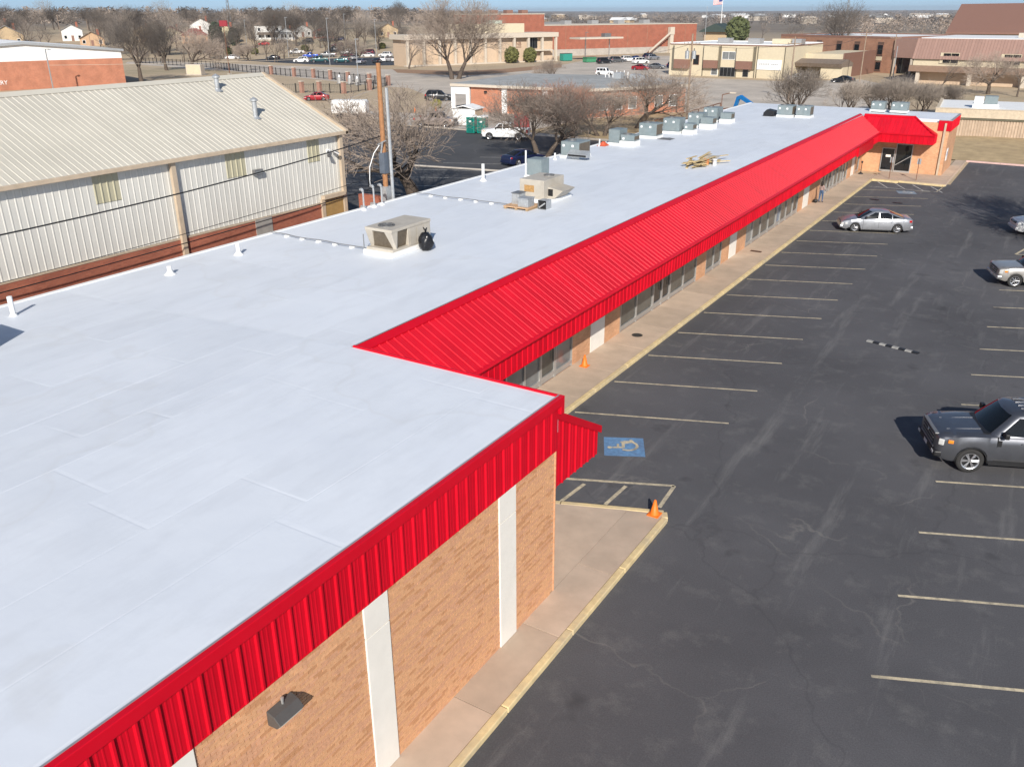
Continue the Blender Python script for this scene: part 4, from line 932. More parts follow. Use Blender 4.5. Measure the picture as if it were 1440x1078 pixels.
    for sgn in (1, -1):
        side(sgn, a0, s0 - .04, .07, .86); side(sgn, s0 + .04, s1 - .03, .07, .86)
        if kind in ('suv', 'van', 'jeep'): side(sgn, s1 + .06, a3, .1, .84)
        elif not bed: side(sgn, s1 + .03, a3, .12, .8)
    # wheels
    key = (S['r'], rim)
    if key not in WHEELS: WHEELS[key] = wheel_meshes(*key)
    ty, rm = WHEELS[key]
    for c in (fx, rxx):
        for sgn in (1, -1):
            o = link('wheel', ty, root, False); o.location = (X(c), sgn * (W / 2 - .135), S['r']); o.rotation_euler = (0, 0, 0 if sgn < 0 else math.pi)
            q = link('rim', rm, o, False)
    # lights and trim
    zt0 = interp(S['top'], .2)[0]; wf0 = interp(S['top'], .1)[1] * W / 2
    for sgn in (1, -1):
        M = Matrix.Translation((X(.16), sgn * (wf0 - .14), zt0 - .17)) @ Matrix.Rotation(R(-sgn * 30), 4, 'Z')
        b = MB(); b.box(-.12, .05, -.17, .17, -.15 if bed else -.09, .06, 0, M); b.build('headlight', HEADL, root, bevel=.03)
        M2 = Matrix.Translation((X(.36), sgn * (interp(S['top'], .36)[1] * W / 2 - .006), zt0 - .16)) @ Matrix.Rotation(R(-sgn * 9), 4, 'Z')
        b = MB(); b.box(-.10, .06, -.022, .022, -.06, .05, 0, M2); b.build('marker_lamp', AMBER if bed else HEADL, root, bevel=.01)
        x, z0, z1 = S['tail']; wt = interp(S['top'], x - .05)[1] * W / 2
        b = MB(); b.box(X(x + .03), X(x - .2), sgn * (wt - .14) - .05, sgn * (wt - .14) + .155 * (1 if sgn > 0 else 0) + .05 * (sgn < 0), z0, z1) if False else b.box(X(x + .05), X(x - .14), min(sgn * (wt - .2), sgn * (wt + .005)), max(sgn * (wt - .2), sgn * (wt + .005)), z0, z1); b.build('tail_lamp', TAIL, root, bevel=.02)
        mx = a0 + .38; b = MB(); M = Matrix.Translation((X(mx), sgn * (W / 2 + (.1 if bed else .06)), zb + .13)); b.box(-.07, .07, -.12, .12, -.09 if bed else -.06, .1 if bed else .06, 0, M); b.build('mirror', BLK, root, bevel=.03)
        if detail:
            b = MB()
            for xx in (a0 + .22, s0, (s1 - .02)):
                if xx > rxx - Ra and xx > s0: xx = rxx - Ra - .04
                b.box(X(xx) - .007, X(xx) + .007, sgn * W / 2 * .9, sgn * (W / 2 + .002), gc + .12, zb - .01)
            b.build('door_seam', DARK, root)
            for xx in (s0 - .22, s1 - .25):
                b = MB(); y = sgn * (W / 2 - .004); b.box(X(xx) - .1, X(xx) + .1, y - .025, y + .025, zb - .19, zb - .155); b.build('door_handle', PM, root, bevel=.008)
            b = MB(); y = sgn * (W / 2 - .03); b.box(X(rxx - Ra - .05), X(fx + Ra + .05), y - .03, y + .035, gc - .04, gc + (.03 if bed else .05)); b.build('side_step' if bed else 'sill', BLK if kind == 'pickup' else (CHROME if bed else BLK), root, bevel=.01)
    zg = zt0; b = MB(); hw = wf0 * .62; w_fog = wf0 * .82
    b.box(X(.14), X(-.014), -hw, hw, zg - .46 if bed else zg - .2, zg - .06); b.build('grille', BLK, root, bevel=.02)
    if detail:
        b = MB()
        for k in range(3): b.box(X(.1), X(-.025), -hw * .95, hw * .95, zg - (.40 if bed else .18) + k * (.12 if bed else .05), zg - (.36 if bed else .165) + k * (.12 if bed else .05))
        b.build('grille_bar', CHROME if kind != 'pickup' else STEEL, root)
        b = MB(); b.lathe([(.001, .012), (.055, .01), (.06, 0)], 14, Matrix.Translation((X(-.027), 0, zg - .2 if bed else zg - .12)) @ Matrix.Rotation(R(90), 4, 'Y')); b.build('badge', CHROME, root)
    w0 = wf0 * 1.04; b = MB(); b.box(X(.22), X(-.05), -w0, w0, gc + .1, gc + .30); b.build('front_bumper', (CHROME if kind == 'oldpickup' else (BLK if kind in ('pickup', 'jeep') else PM)), root, bevel=.05)
    b = MB(); b.box(X(L + .04), X(L - .2), -W / 2 * .9, W / 2 * .9, gc + .1, gc + .32); b.build('rear_bumper', CHROME if bed else PM, root, bevel=.05)
    b = MB(); b.box(X(-.055), X(-.045), -.16, .16, gc + .14, gc + .26); b.build('number_plate', PLATE, root)
    if detail:
        for c in (fx, rxx):
            for sgn in (1, -1):
                b = MB(); y = sgn * (W / 2 * 1.012 * interp(S['top'], c)[1])
                b.path([(X(c) + Ra * math.cos(a), y, S['r'] * .98 + Ra * math.sin(a)) for a in [math.pi * i / 12 for i in range(13)]], .022, 5); b.build('wheel_arch', BLK if kind == 'pickup' else PM, root)
        b = MB(); z0 = interp(S['top'], .3)[0]; z1 = interp(S['top'], a0 - .05)[0]
        for sgn in (1, -1):
            b.face([(X(.22), sgn * wf0 * .80, z0 + .0), (X(.22), sgn * (wf0 * .80 - .014), z0 + .012), (X(a0 - .02), sgn * (W / 2 * .80 - .014), z1 + .016), (X(a0 - .02), sgn * W / 2 * .80, z1 + .012)])
        b.build('hood_seam', DARK, root)
        b = MB(); b.face([(X(a0 + .06), -W / 2 * .8, zb + .035), (X(a0 + .06), W / 2 * .8, zb + .035), (X(a0 - .14), W / 2 * .74, zb + .028), (X(a0 - .14), -W / 2 * .74, zb + .028)]); b.build('wiper_cowl', BLK, root)
        if kind == 'pickup':
            b = MB(); zz = lambda x: interp(S['top'], x)[0]
            for s_ in (1, -1): b.prism([(X(.35), zz(.35) + .02), (X(1.38), zz(1.38) + .02), (X(1.38), zz(1.38) + .036), (X(.35), zz(.35) + .03)], s_ * .42 - .05, s_ * .42 + .05, 'y')
            b.build('hood_ridge', PM, root, bevel=.012)
    if kind == 'pickup' and detail:
        b = MB(); b.box(X(.12), X(-.03), -hw - .1, hw + .1, zg - .075, zg - .02); b.box(X(.12), X(-.03), -hw - .1, hw + .1, zg - .53, zg - .47); b.build('grille_surround', STEEL, root, bevel=.015)
        for sgn in (1, -1):
            b = MB(); y = sgn * (W / 2 - .012); b.box(X(rxx - Ra - .02), X(fx + Ra + .02), y - .02, y + .022, gc + .02, gc + .16); b.build('rocker_panel', BLK, root, bevel=.01)
            b = MB(); b.box(X(.10), X(-.065), sgn * w_fog - .1, sgn * w_fog + .1, gc + .16, gc + .26); b.build('fog_lamp', HEADL, root, bevel=.02)
            b = MB(); y = sgn * (W / 2 + .002); b.box(X(fx + Ra + .32), X(fx + Ra + .2), y - .01, y + .012, zb - .3, zb - .1); b.build('fender_vent', BLK, root)
    if bed:
        b = MB()
        for k in range(5): b.box(X(a2 - .1), X(a1 + .3), -.5 + .25 * k - .03, -.5 + .25 * k + .03, zr + .012, zr + .05)
        b.build('roof_rib', PM, root, bevel=.01)
    elif kind == 'jeep':
        b = MB(); b.lathe([(.001, .1), (.3, .1), (.38, .05), (.38, -.05), (.3, -.1), (.001, -.1)], 20, Matrix.Translation((X(L + .12), 0, 1.0)) @ Matrix.Rotation(R(90), 4, 'Y')); b.build('spare_wheel', TYRE, root)
    elif kind in ('suv', 'van'):
        for sgn in (1, -1): b = MB(); b.box(X(a2 - .1), X(a1 + .3), sgn * hr * .92 - .02, sgn * hr * .92 + .02, zr + .01, zr + .06); b.build('roof_rail', BLK, root)
    return root
def sm_(o, ang):
    me = o.data; me.polygons.foreach_set('use_smooth', [True] * len(me.polygons))
    try: me.set_sharp_from_angle(angle=R(ang))
    except Exception: pass
PC = {k: paint(k + '_car_paint', c, m_) for k, c, m_ in (('graphite', (.13, .135, .15), .75), ('silver', (.45, .46, .48), .75), ('champagne', (.42, .40, .37), .6), ('white', (.78, .78, .77), 0), ('pearl', (.66, .65, .63), .1), ('black', (.012, .013, .016), .2), ('navy', (.012, .02, .07), .4), ('blue', (.02, .07, .38), .4), ('red', (.30, .008, .015), .3), ('maroon', (.10, .006, .018), .3), ('teal', (.01, .075, .085), .4), ('tan', (.36, .29, .25), .4), ('grey', (.16, .165, .17), .5), ('brightred', (.5, .01, .015), .1))}
def put(o, x, y, deg, z=0): o.location = (x, y, z); o.rotation_euler = (0, 0, R(deg)); return o
# near vehicles (their nose is +x before turning)
fT = make_car('pickup', 'pickup_truck', 'dark graphite crew-cab pickup with black grille parked on the open lot', 'pickup truck', PC['graphite'], 6)
put(fT, 1.0, 32.05, 180 + 22.5); fT.scale = (1.07, 1.07, 1.07)
sC = make_car('sedan', 'sedan_car', 'silver four-door sedan parked nose-in at the yellow kerb', 'car', PC['silver'], 10)
put(sC, -10.44, 66.05, 180 + 21)
gT = make_car('oldpickup', 'pickup_truck', 'champagne older pickup with bright bumper and amber corner lamp', 'pickup truck', PC['champagne'], 8)
put(gT, 0.67, 56.93, 180 + 21)
wS = make_car('suv', 'suv_car', 'white sport utility vehicle standing in a bare tree shadow', 'car', PC['pearl'], 6)
put(wS, 0.35, 71.1, 180 + 20)
# ------------------------------------------------------------------ small things on the walk and lot
def cone(x, y, z, lab, h=.52, lean=0, band=False):
    t_ = thing('traffic_cone', lab, 'cone', (x, y, z))
    b = MB(); b.box(x - .19, x + .19, y - .19, y + .19, z, z + .035); b.build('base', ORANGE, t_, bevel=.015)
    b = MB(); b.lathe([(.15, .03), (.14, .06), (.035, h), (.02, h), (.02, h - .03)], 18, Matrix.Translation((x, y, z))); b.build('body', ORANGE, t_, smooth=True)
    if band: b = MB(); b.lathe([(.116, .24), (.078, .47)], 18, Matrix.Translation((x, y, z))); b.build('reflective_band', PURE, t_, smooth=True)
cone(-8.5, 21.95, .15, 'plain orange traffic cone on the rounded corner of the yellow kerb')
cone(-16.05, 31.75, .15, 'orange cone on the walk against the brick pier of the shopfront')
t_ = thing('speed_bump', 'short black rubber speed bump with pale stripes on the asphalt', 'speed bump', (-4.9, 41.7, 0), R(-13))
N = 8
for k in range(N):
    x = -1.22 + k * .305
    b = MB(); b.prism([(-.14, 0.002), (.14, 0.002), (.08, .055), (-.08, .055)], x, x + .30, 'x'); o = b.build('rubber_block', BLK if k % 2 else mat('pale_stripe', (.27, .265, .25), .85, var=.3, scale=8), None); o.parent = t_
b = MB(); b.lathe([(.001, .0), (.27, .0)], 18, Matrix.Translation((-15.7, 36.6, .156))); b.build('iron_rim', RUST, struct(b.build('manhole_cover', mat('dark_iron', (.05, .045, .04), .7)))) if False else tag(b.build('manhole_cover', mat('dark_iron', (.05, .045, .04), .7)), 'small dark round utility cover set in the concrete walk', 'cover')
t_ = thing('walk_grate', 'dark rectangular drain grate in the walk by the shop doors', 'grate', (-15.6, 55.2, .156))
b = MB(); b.box(-16.0, -15.3, 55.0, 55.35, .15, .156); b.build('pit', DARK, t_)
for k in range(9): b = MB(); b.box(-16.0 + .08 * k, -15.97 + .08 * k, 55.0, 55.35, .156, .17); b.build('bar', RUST, t_)
t_ = thing('ash_stand', 'black metal post ash stand on the walk near the far glass door', 'stand', (-16.0, 88.9, .15)); b = MB(); b.lathe([(.24, 0), (.24, .05), (.1, .12), (.035, .2), (.03, 1.0), (.09, 1.05), (.09, 1.2), (.001, 1.22)], 14, Matrix.Translation((-16.0, 88.9, .15))); b.build('post', BLK, t_, smooth=True)
for i, x in enumerate((-13.2, -10.9)):
    t_ = thing('sign_post', ['thin metal signpost on the far walk before the glass door', 'thin metal signpost on the far walk before the bare brick wall'][i], 'sign', (x, 87.6 + .2 * i, .15))
    b = MB(); b.tube((x, 87.6 + .2 * i, .15), (x, 87.6 + .2 * i, 2.1), .03, n=6); b.build('post', RUST, t_); b = MB(); b.box(x - .16, x + .16, 87.65 + .2 * i, 87.67 + .2 * i, 1.6, 2.1); b.build('plate', GALV, t_)
for i, (x, y) in enumerate(((-12.5, 77.4), (-10.6, 76.9))):
    o = lump('x', (0, 0, 0), .38, .2, .05, BLK, seed=i + 3).build('rubber_scrap', BLK); o.location = (x, y, .0); tag(o, 'small dark scrap of rubber lying flat on the asphalt', 'scrap', 'rubber scraps on the lot')
# ------------------------------------------------------------------ people
SKIN = mat('skin', (.30, .165, .11), .6, var=.05); HAIR = mat('dark_hair', (.018, .013, .011), .6, var=.3, scale=30)
def person(label, loc, rz, top, trousers, pose):
    root = thing('person', label, 'person')
    V = []; E = []; rad = []
    def add(p, r, par=None):
        V.append(p); rad.append(r); i = len(V) - 1
        if par is not None: E.append((par, i))
        return i
    pel = add((0, 0, .98), (.165, .12)); wa = add((0, .01, 1.12), (.125, .095), pel); ch = add((0, .0, 1.32), (.16, .11), wa); ne = add((0, .0, 1.47), (.055, .055), ch); hd = add((0, -.01, 1.56), (.07, .08), ne); add((0, -.015, 1.66), (.072, .09), hd); 
    for s in (1, -1):
        h = add((s * .10, 0, .88), (.095, .1), pel); k = add((s * .105 + pose.get('kx', 0) * s, -.02 + pose['st'] * s, .50), (.06, .065), h); a = add((s * .11, pose['st'] * s * 1.4 + .02, .10), (.038, .042), k); add((s * .125, pose['st'] * s * 1.4 - .13, .045), (.042, .035), a)
        sh = add((s * .17, 0, 1.39), (.052, .055), ch)
        el = add((s * .25, pose['ey'], 1.12), (.04, .04), sh); w_ = add((s * pose['wx'], pose['wy'], pose['wz']), (.027, .027), el); hn = add((s * (pose['wx'] - .01), pose['wy'] - .05, pose['wz'] - .05), (.032, .022), w_)
        for q in range(4): add((s * (pose['wx'] - .04 + .022 * q), pose['wy'] - .09, pose['wz'] - .125 + .006 * abs(q - 1)), (.009, .009), hn)
        add((s * (pose['wx'] - .055), pose['wy'] - .06, pose['wz'] - .075), (.01, .01), hn)
    me = bpy.data.meshes.new('body'); me.from_pydata(V, E, []); o = link('body', me, root, False)
    md = o.modifiers.new('skin', 'SKIN'); o.modifiers.new('sub', 'SUBSURF').render_levels = 1
    if not me.skin_vertices: pass
    for i, sv_ in enumerate(me.skin_vertices[0].data): sv_.radius = rad[i]; sv_.use_root = (i == 0)
    # clothing bands by height: top, trousers, shoes, skin
    m, t, bs = newmat('outfit_' + str(len(MATS)))
    tc_ = node(t, 'ShaderNodeTexCoord'); sp = node(t, 'ShaderNodeSeparateXYZ'); t.links.new(tc_.outputs['Object'], sp.inputs[0])
    mr = node(t, 'ShaderNodeMapRange', inp={'From Min': 0, 'From Max': 1.8}); t.links.new(sp.outputs['Z'], mr.inputs[0])
    r_ = node(t, 'ShaderNodeValToRGB'); r_.color_ramp.interpolation = 'CONSTANT'; e = r_.color_ramp.elements
    st = [(0, (.02, .02, .02)), (.05, trousers), (.58, top), (.80, (.30, .165, .11))]
    while len(e) < 4: e.new(.5)
    for i, (p, c) in enumerate(st): e[i].position = p; e[i].color = (*c, 1)
    t.links.new(mr.outputs[0], r_.inputs[0])
    c = mixc(t, r_.outputs[0], ramp(t, noise(t, tc_.outputs['Object'], 14, 4), [(.3, (.75,) * 3), (.7, (1.15,) * 3)]), 1.0, 'MULTIPLY')
    t.links.new(c, bs.inputs['Base Color']); bs.inputs['Roughness'].default_value = .8; me.materials.append(m)
    b = MB(); b.lathe([(.001, .19), (.06, .17), (.098, .10), (.105, .02), (.10, -.08), (.09, -.2 if pose.get('long') else -.06), (.05, -.24 if pose.get('long') else -.07), (.001, -.2 if pose.get('long') else -.05)], 14, Matrix.Translation((0, .03, 1.60))); q = b.build('hair', HAIR, None, True); q.parent = root
    for s in (1, -1): b = MB(); b.lathe([(.001, .012), (.012, 0), (.001, -.012)], 8, Matrix.Translation((s * .03, -.098, 1.60))); q = b.build('eye', DARK, None); q.parent = root
    b = MB(); b.prism([(-.085, 1.60), (-.125, 1.565), (-.09, 1.555)], -.012, .012, 'x'); q = b.build('nose', SKIN, None); q.parent = root
    root.location = loc; root.rotation_euler = (0, 0, rz); root.scale = (pose.get('s', 1),) * 3
    return root
person('woman seen from behind in blue jeans and pale top with long dark hair', (-15.95, 73.2, .155), R(160), (.36, .26, .24), (.05, .10, .20), dict(st=.05, ey=.0, wx=.2, wy=-.17, wz=1.08, long=True, s=.97))
person('person in all dark clothing standing in the rear lot by the wood pole', (-53.1, 60.6, .0), R(20), (.02, .02, .025), (.015, .015, .02), dict(st=.03, ey=.03, wx=.26, wy=-.05, wz=.88, s=1.0))
t_ = thing('handbag', 'small dark bag set on the walk beside the woman', 'bag', (-16.3, 72.9, .155)); lump('x', (-16.3, 72.9, .155), .2, .13, .3, BLK, seed=9, amp=.05).build('bag', BLK, t_, smooth=True)
b = MB(); b.path([(-16.3 + .12 * math.cos(a), 72.9, .42 + .14 * math.sin(a)) for a in [math.pi * i / 6 for i in range(7)]], .012, 5); b.build('strap', BLK, t_)
# ------------------------------------------------------------------ bare trees
def tree_meshes(seed, H, spread, levels, trunk_r, mtw, trunk_h=.22, density=1.0, nstem=1, droop=0.0, upward=.35):
    rr = random.Random(seed); tb = MB(); tw = MB()
    def tubeq(b, p0, p1, r0, r1, n):
        d = p1 - p0
        if d.length < 1e-4: return
        a = d.orthogonal().normalized(); c = d.normalized().cross(a); i = len(b.v)
        for p, r in ((p0, r0), (p1, r1)):
            for k in range(n): t = 2 * math.pi * k / n; b.v.append(tuple(p + a * (math.cos(t) * r) + c * (math.sin(t) * r)))
        for k in range(n): j = (k + 1) % n; b.f.append((i + k, i + j, i + n + j, i + n + k)); b.m.append(0)
    def grow(p, d, L, r, lv):
        seg = 3 if lv < 3 else 2; q = p.copy(); r0 = r; side = []
        for s in range(seg):
            d = (d + Vector((rr.gauss(0, .13), rr.gauss(0, .13), rr.gauss(0, .08) + (.05 * upward if lv > 1 else 0) - droop * .05))).normalized()
            n_ = q + d * (L / seg); r1 = r0 * (.86 if lv < levels else .6)
            if lv <= 2: tubeq(tb, q, n_, r0, r1, 7 if lv == 0 else 5)
            else: tubeq(tw, q, n_, max(r0, .0065), max(r1, .005), 3)
            if lv >= 1 and s < seg - 1: side.append((n_.copy(), d.copy(), r1))
            q = n_; r0 = r1
        if lv >= levels: return
        k = rr.choice((2, 3, 3) if lv else (3, 4, 4))
        if lv >= 3: k = max(2, int(k * density + rr.random()))
        az = rr.uniform(0, 6.28)
        kids = [(q, d, r0, az + 6.283 * i / k) for i in range(k)] + [(sp, sd_, sr * .75, rr.uniform(0, 6.28)) for sp, sd_, sr in side if rr.random() < .8 * density]
        for (bp_, bd, br_, t) in kids:
            a = bd.orthogonal().normalized(); c = bd.cross(a); ang = rr.uniform(.32, .78) * (1.0 if lv else spread)
            nd = (bd * math.cos(ang) + (a * math.cos(t) + c * math.sin(t)) * math.sin(ang)); nd = (nd + Vector((0, 0, upward * .25))).normalized()
            grow(bp_, nd, L * rr.uniform(.62, .86) * (1.25 if lv == 0 else 1), br_ * rr.uniform(.55, .74), lv + 1)
    for s in range(nstem):
        t = 6.283 * s / max(1, nstem) + rr.uniform(0, 1); o = Vector((math.cos(t), math.sin(t), 0)) * (trunk_r * 1.1 if nstem > 1 else 0)
        d = Vector((math.cos(t) * .3 * (nstem > 1), math.sin(t) * .3 * (nstem > 1), 1)).normalized()
        grow(o - Vector((0, 0, .15)), d, H * trunk_h, trunk_r * (1 if nstem == 1 else .75), 0)
    # scale to the wanted height
    top = max(v[2] for v in tw.v); k = H / top
    for b in (tb, tw): b.v = [(x * k, y * k, z * k) for x, y, z in b.v]
    return tb.mesh('trunk', BARK, True), tw.mesh('crown', mtw)
TREES = {}
def tree_proto(key, *a, **k): TREES[key] = tree_meshes(*a, **k)
tree_proto('broad', 11, 8.5, 1.25, 6, .26, TWIG, trunk_h=.15, density=1.12)
tree_proto('broad2', 23, 8.5, 1.2, 6, .24, TWIG, trunk_h=.15, density=1.05, nstem=2)
tree_proto('reddish', 31, 7.5, 1.0, 6, .2, TWIGR, trunk_h=.16, density=1.05, nstem=2, upward=.5)
tree_proto('dark', 47, 12.0, 1.1, 6, .38, TWIGD, trunk_h=.2, density=1.1)
tree_proto('grey', 59, 13.0, .9, 5, .3, TWIGG, trunk_h=.24, density=1.0, upward=.5)
tree_proto('brush', 73, 5.5, 1.1, 5, .13, TWIGG, trunk_h=.15, density=1.0, nstem=4, upward=.7)
tree_proto('far', 83, 10.0, 1.1, 5, .22, TWIGD, trunk_h=.2, density=.85)
tree_proto('farbrown', 97, 9.0, 1.15, 5, .2, TWIG, trunk_h=.2, density=.85)
def tree(key, x, y, sc, rz, label, group=None, name='bare_tree', z=None):
    t_ = thing(name, label, 'tree', (x, y, terr(x, y) if z is None else z), R(rz), group); t_.scale = (sc, sc, sc) if isinstance(sc, (int, float)) else sc
    tr, cr = TREES[key]; link('trunk', tr, t_, False); link('crown', cr, t_, False); return t_
tree('broad', -45.2, 57.5, (1.5, 1.5, 1.15), 40, 'wide bare tree growing beside the tall wood pole behind the mall')
tree('broad2', -47.9, 83.0, (1.3, 1.3, 1.0), 10, 'bare multi-stem tree rising behind the plain grey roof unit')
tree('reddish', -51.2, 95.2, (1.45, 1.45, 1.0), 80, 'reddish bare tree in front of the orange brick building wall')
tree('broad2', -50.5, 102.5, (1.1, 1.1, .82), 200, 'smaller bare tree beside the reddish one before the orange brick wall')
tree('broad', -49.6, 112.0, (1.4, 1.4, .95), 150, 'bare spreading tree behind the dark slate roof unit')
tree('brush', -34.5, 133.5, 1.45, 20, 'bushy many-stemmed bare tree right of the blue boom lift')
tree('brush', -28.6, 140.5, 1.05, 75, 'bare thicket tree behind the red wing, beside the street end', 'bare thicket behind the red wing')
for i, (x, y, s_) in enumerate(((-25.4, 143.0, 1.0), (-22.3, 144.5, 1.05), (-19.0, 146.0, 1.0), (-16.2, 149.0, .9), (-23.5, 147.5, 1.1))): tree('brush', x, y, s_, 40 * i, 'bare thicket tree behind the red wing, beside the street end', 'bare thicket behind the red wing')
tree('broad', 6.7, 67.2, (.95, .95, 1.45), 15, 'bare tree beside the lot that casts the branching shadow')
# ------------------------------------------------------------------ streets and lots behind
sheet('street', [(-279.4, 198.9), (-210.3, 198.3), (-163.0, 198.7), (-140.5, 197.1), (-131.1, 238.3), (-143.6, 289.3), (-116.5, 314.1), (-84.6, 207.4), (-54.8, 204.8), (-42.5, 218.9), (-29.8, 196.8), (-22.0, 150), (-33, 118), (-33.0, 98.4), (-70.4, 98.4), (-78, 98.5), (-104, 110.1), (-112, 122), (-127, 150.5), (-179.9, 168.3), (-259.2, 183.2)], 0.0, STREET)
rear = sheet('rear_parking_lot', [(-30.5, 37.7), (-30.5, 98.2), (-76, 98.2), (-92, 96), (-78, 72), (-62, 37.7)], 0.0, ASPH2)
for k in range(7): line(rear, -60 + 1.2 * k, 54 + 5.2 * k, -48 + 1.2 * k, 59 + 5.2 * k, .11, WLINE, .004)
for k in range(4): line(rear, -44 + .4 * k, 66 + 6 * k, -34 + .4 * k, 71 + 6 * k, .11, WLINE, .004)
farlot = sheet('far_parking_lot', [(-238.9, 212.9), (-244, 246), (-202.7, 262), (-182, 236), (-173, 216), (-183.9, 208.1), (-202.9, 206.8)], .006, asphalt('asphalt_far', (.055, .06, .07), (.09, .095, .1), .5, False))
sheet('planting_bed', [(-164.0, 199.9), (-142.2, 201.5), (-136.5, 213.8), (-134.5, 244.5), (-125.8, 228.7), (-127.3, 199.5), (-130.6, 186.2), (-152.6, 188.0)], .008, MULCH)
sheet('dirt_verge', [(-112, 123), (-127, 151), (-119, 150), (-98, 132), (-90, 118), (-86, 112), (-96, 111)], .008, GRND)
sheet('dirt_yard', [(-52, 100), (-34, 100), (-34, 118), (-45, 131), (-52, 134), (-60.8, 118), (-61, 101)], .008, LAWN)
b = MB(); b.box(-.13, .13, -5.4, 5.4, 0, .14); o = b.build('lot_divider', CONC2, bevel=.03); o.location = (-51.4, 72.6, 0); o.rotation_euler = (0, 0, R(-80)); struct(o)
b = MB(); b.box(-80, -62.5, 98.5, 103.5, .0, .12); struct(b.build('loading_apron', CONC2))
# ------------------------------------------------------------------ building helpers (local: x along the front, y away, z up)
def bld(name, label, p0, p1, cat='building', z=None):
    r_ = thing(name, label, cat, (p0[0], p0[1], terr(*p0) if z is None else z), math.atan2(p1[1] - p0[1], p1[0] - p0[0])); return r_, math.dist(p0, p1)
def pt(root, name, m, *boxes, bevel=0):
    b = MB()
    for q in boxes:
        if len(q) == 6: b.box(*q)
        else: b.prism(*q)
    o = b.build(name, m, None, bevel=bevel); o.parent = root; return o
def win(root, x0, x1, z0, z1, y=0.0, m=GLSD, fm=None, mull=1, name='window'):
    t_ = .1; o = pt(root, name, fm or STONE, (x0, x1, y - .06, y + .04, z0, z0 + t_), (x0, x1, y - .06, y + .04, z1 - t_, z1), (x0, x0 + t_, y - .06, y + .04, z0 + t_, z1 - t_), (x1 - t_, x1, y - .06, y + .04, z0 + t_, z1 - t_),
        *[(x0 + (x1 - x0) * k / mull - .04, x0 + (x1 - x0) * k / mull + .04, y - .05, y + .04, z0 + t_, z1 - t_) for k in range(1, mull)])
    p = pt(o, 'pane', m, (x0 + t_, x1 - t_, y - .02, y + .02, z0 + t_, z1 - t_)); return o
def text(root, s, x, y, z, size, m, name='lettering'):
    c = bpy.data.curves.new(name, 'FONT'); c.body = s; c.size = size; c.extrude = .03; c.materials.append(m); o = bpy.data.objects.new('tmp', c); COL.objects.link(o)
    dg = bpy.context.evaluated_depsgraph_get(); me = bpy.data.meshes.new_from_object(o.evaluated_get(dg)); bpy.data.objects.remove(o)
    q = link(name, me, root, False); q.location = (x, y, z); q.rotation_euler = (R(90), 0, 0); return q
def rooftop(root, name, m, x0, x1, y0, y1, z, par=.35, pm=None):
    pt(root, name, m, (x0 + .2, x1 - .2, y0 + .2, y1 - .2, z - .3, z - .05)); pt(root, 'parapet', pm or STONE, (x0, x1, y0 - .05, y0 + .2, z - .3, z + par), (x0, x1, y1 - .2, y1 + .05, z - .3, z + par), (x0 - .05, x0 + .2, y0, y1, z - .3, z + par - .01), (x1 - .2, x1 + .05, y0, y1, z - .3, z + par - .01))
# bank with a colonnade
r_, L = bld('bank_building', 'low beige bank with white columns, flat cornice and dark lettering', (-166.8, 210.0), (-143.6, 257.7))
pt(r_, 'wall', BEIGE, (.6, L - .6, 1.6, 10, 0, 7.4)); pt(r_, 'cornice', STONE, (-.4, L + .4, -.3, 10.4, 7.2, 8.55), bevel=.05); pt(r_, 'penthouse', CREAM, (19, L - 9.5, 4.5, 9.5, 8.55, 11.2)); pt(r_, 'roof_unit', mat('pale_green_metal', (.45, .5, .42), .6), (32, 36, 5.5, 8.5, 11.2, 12.2)); pt(r_, 'plinth', STONE, (-.2, L + .2, -.2, 1.6, 0, .35))
for k in range(11):
    x = .3 + (L - .9) * k / 10; pt(r_, 'column', STONE, (x, x + .65, -.1, .75, .35, 7.2)); pt(r_, 'painted_shade_strip', BROWN, (x + .7, x + 1.3, 1.5, 1.62, .3, 7.2))  # brown strip on the wall beside each column, its shade put in as colour
win(r_, L - 10.2, L - 6.5, 3.9, 7.1, 1.5, GLSD, STEEL, 4); win(r_, L - 10.2, L - 7.2, .35, 3.0, 1.5, GLSD, STEEL, 3, 'entrance_door'); pt(r_, 'door_canopy', STONE, (L - 11, L - 2, -.6, 1.6, 3.2, 3.6))
text(r_, 'FSNB', L - 16.0, 1.45, 4.9, 1.5, BROWN); pt(r_, 'small_print', BROWN, *[(L - 16 + .36 * k, L - 15.74 + .36 * k, 1.5, 1.6, 4.3, 4.55) for k in range(10)])
def bush(x, y, r, h, lab, m=HEDGE, seed=1, name='round_shrub', cat='shrub'):
    rr = random.Random(seed); t_ = thing(name, lab, cat, (x, y, terr(x, y))); b = MB()
    for k in range(420):
        u_, v_ = rr.uniform(0, 6.283), rr.uniform(-.9, 1); q = math.sqrt(1 - v_ * v_); s = rr.uniform(.82, 1.04)
        c = Vector((r * q * math.cos(u_) * s, r * q * math.sin(u_) * s, h * .52 + h * .5 * v_ * s)); d = Vector((rr.gauss(0, 1), rr.gauss(0, 1), rr.gauss(0, 1))).normalized() * r * .2; e = d.orthogonal().normalized() * r * .16
        b.face([c - d, c + e, c + d, c - e])
    b.lathe([(.001, .05), (r * .8, h * .25), (r * .86, h * .5), (r * .6, h * .85), (.001, h * .95)], 10); o = b.build('foliage', m, None, fix=False); o.parent = t_
    b = MB(); b.tube((0, 0, -.05), (0, 0, h * .4), r * .12, n=6); o = b.build('stem', BARK, None); o.parent = t_
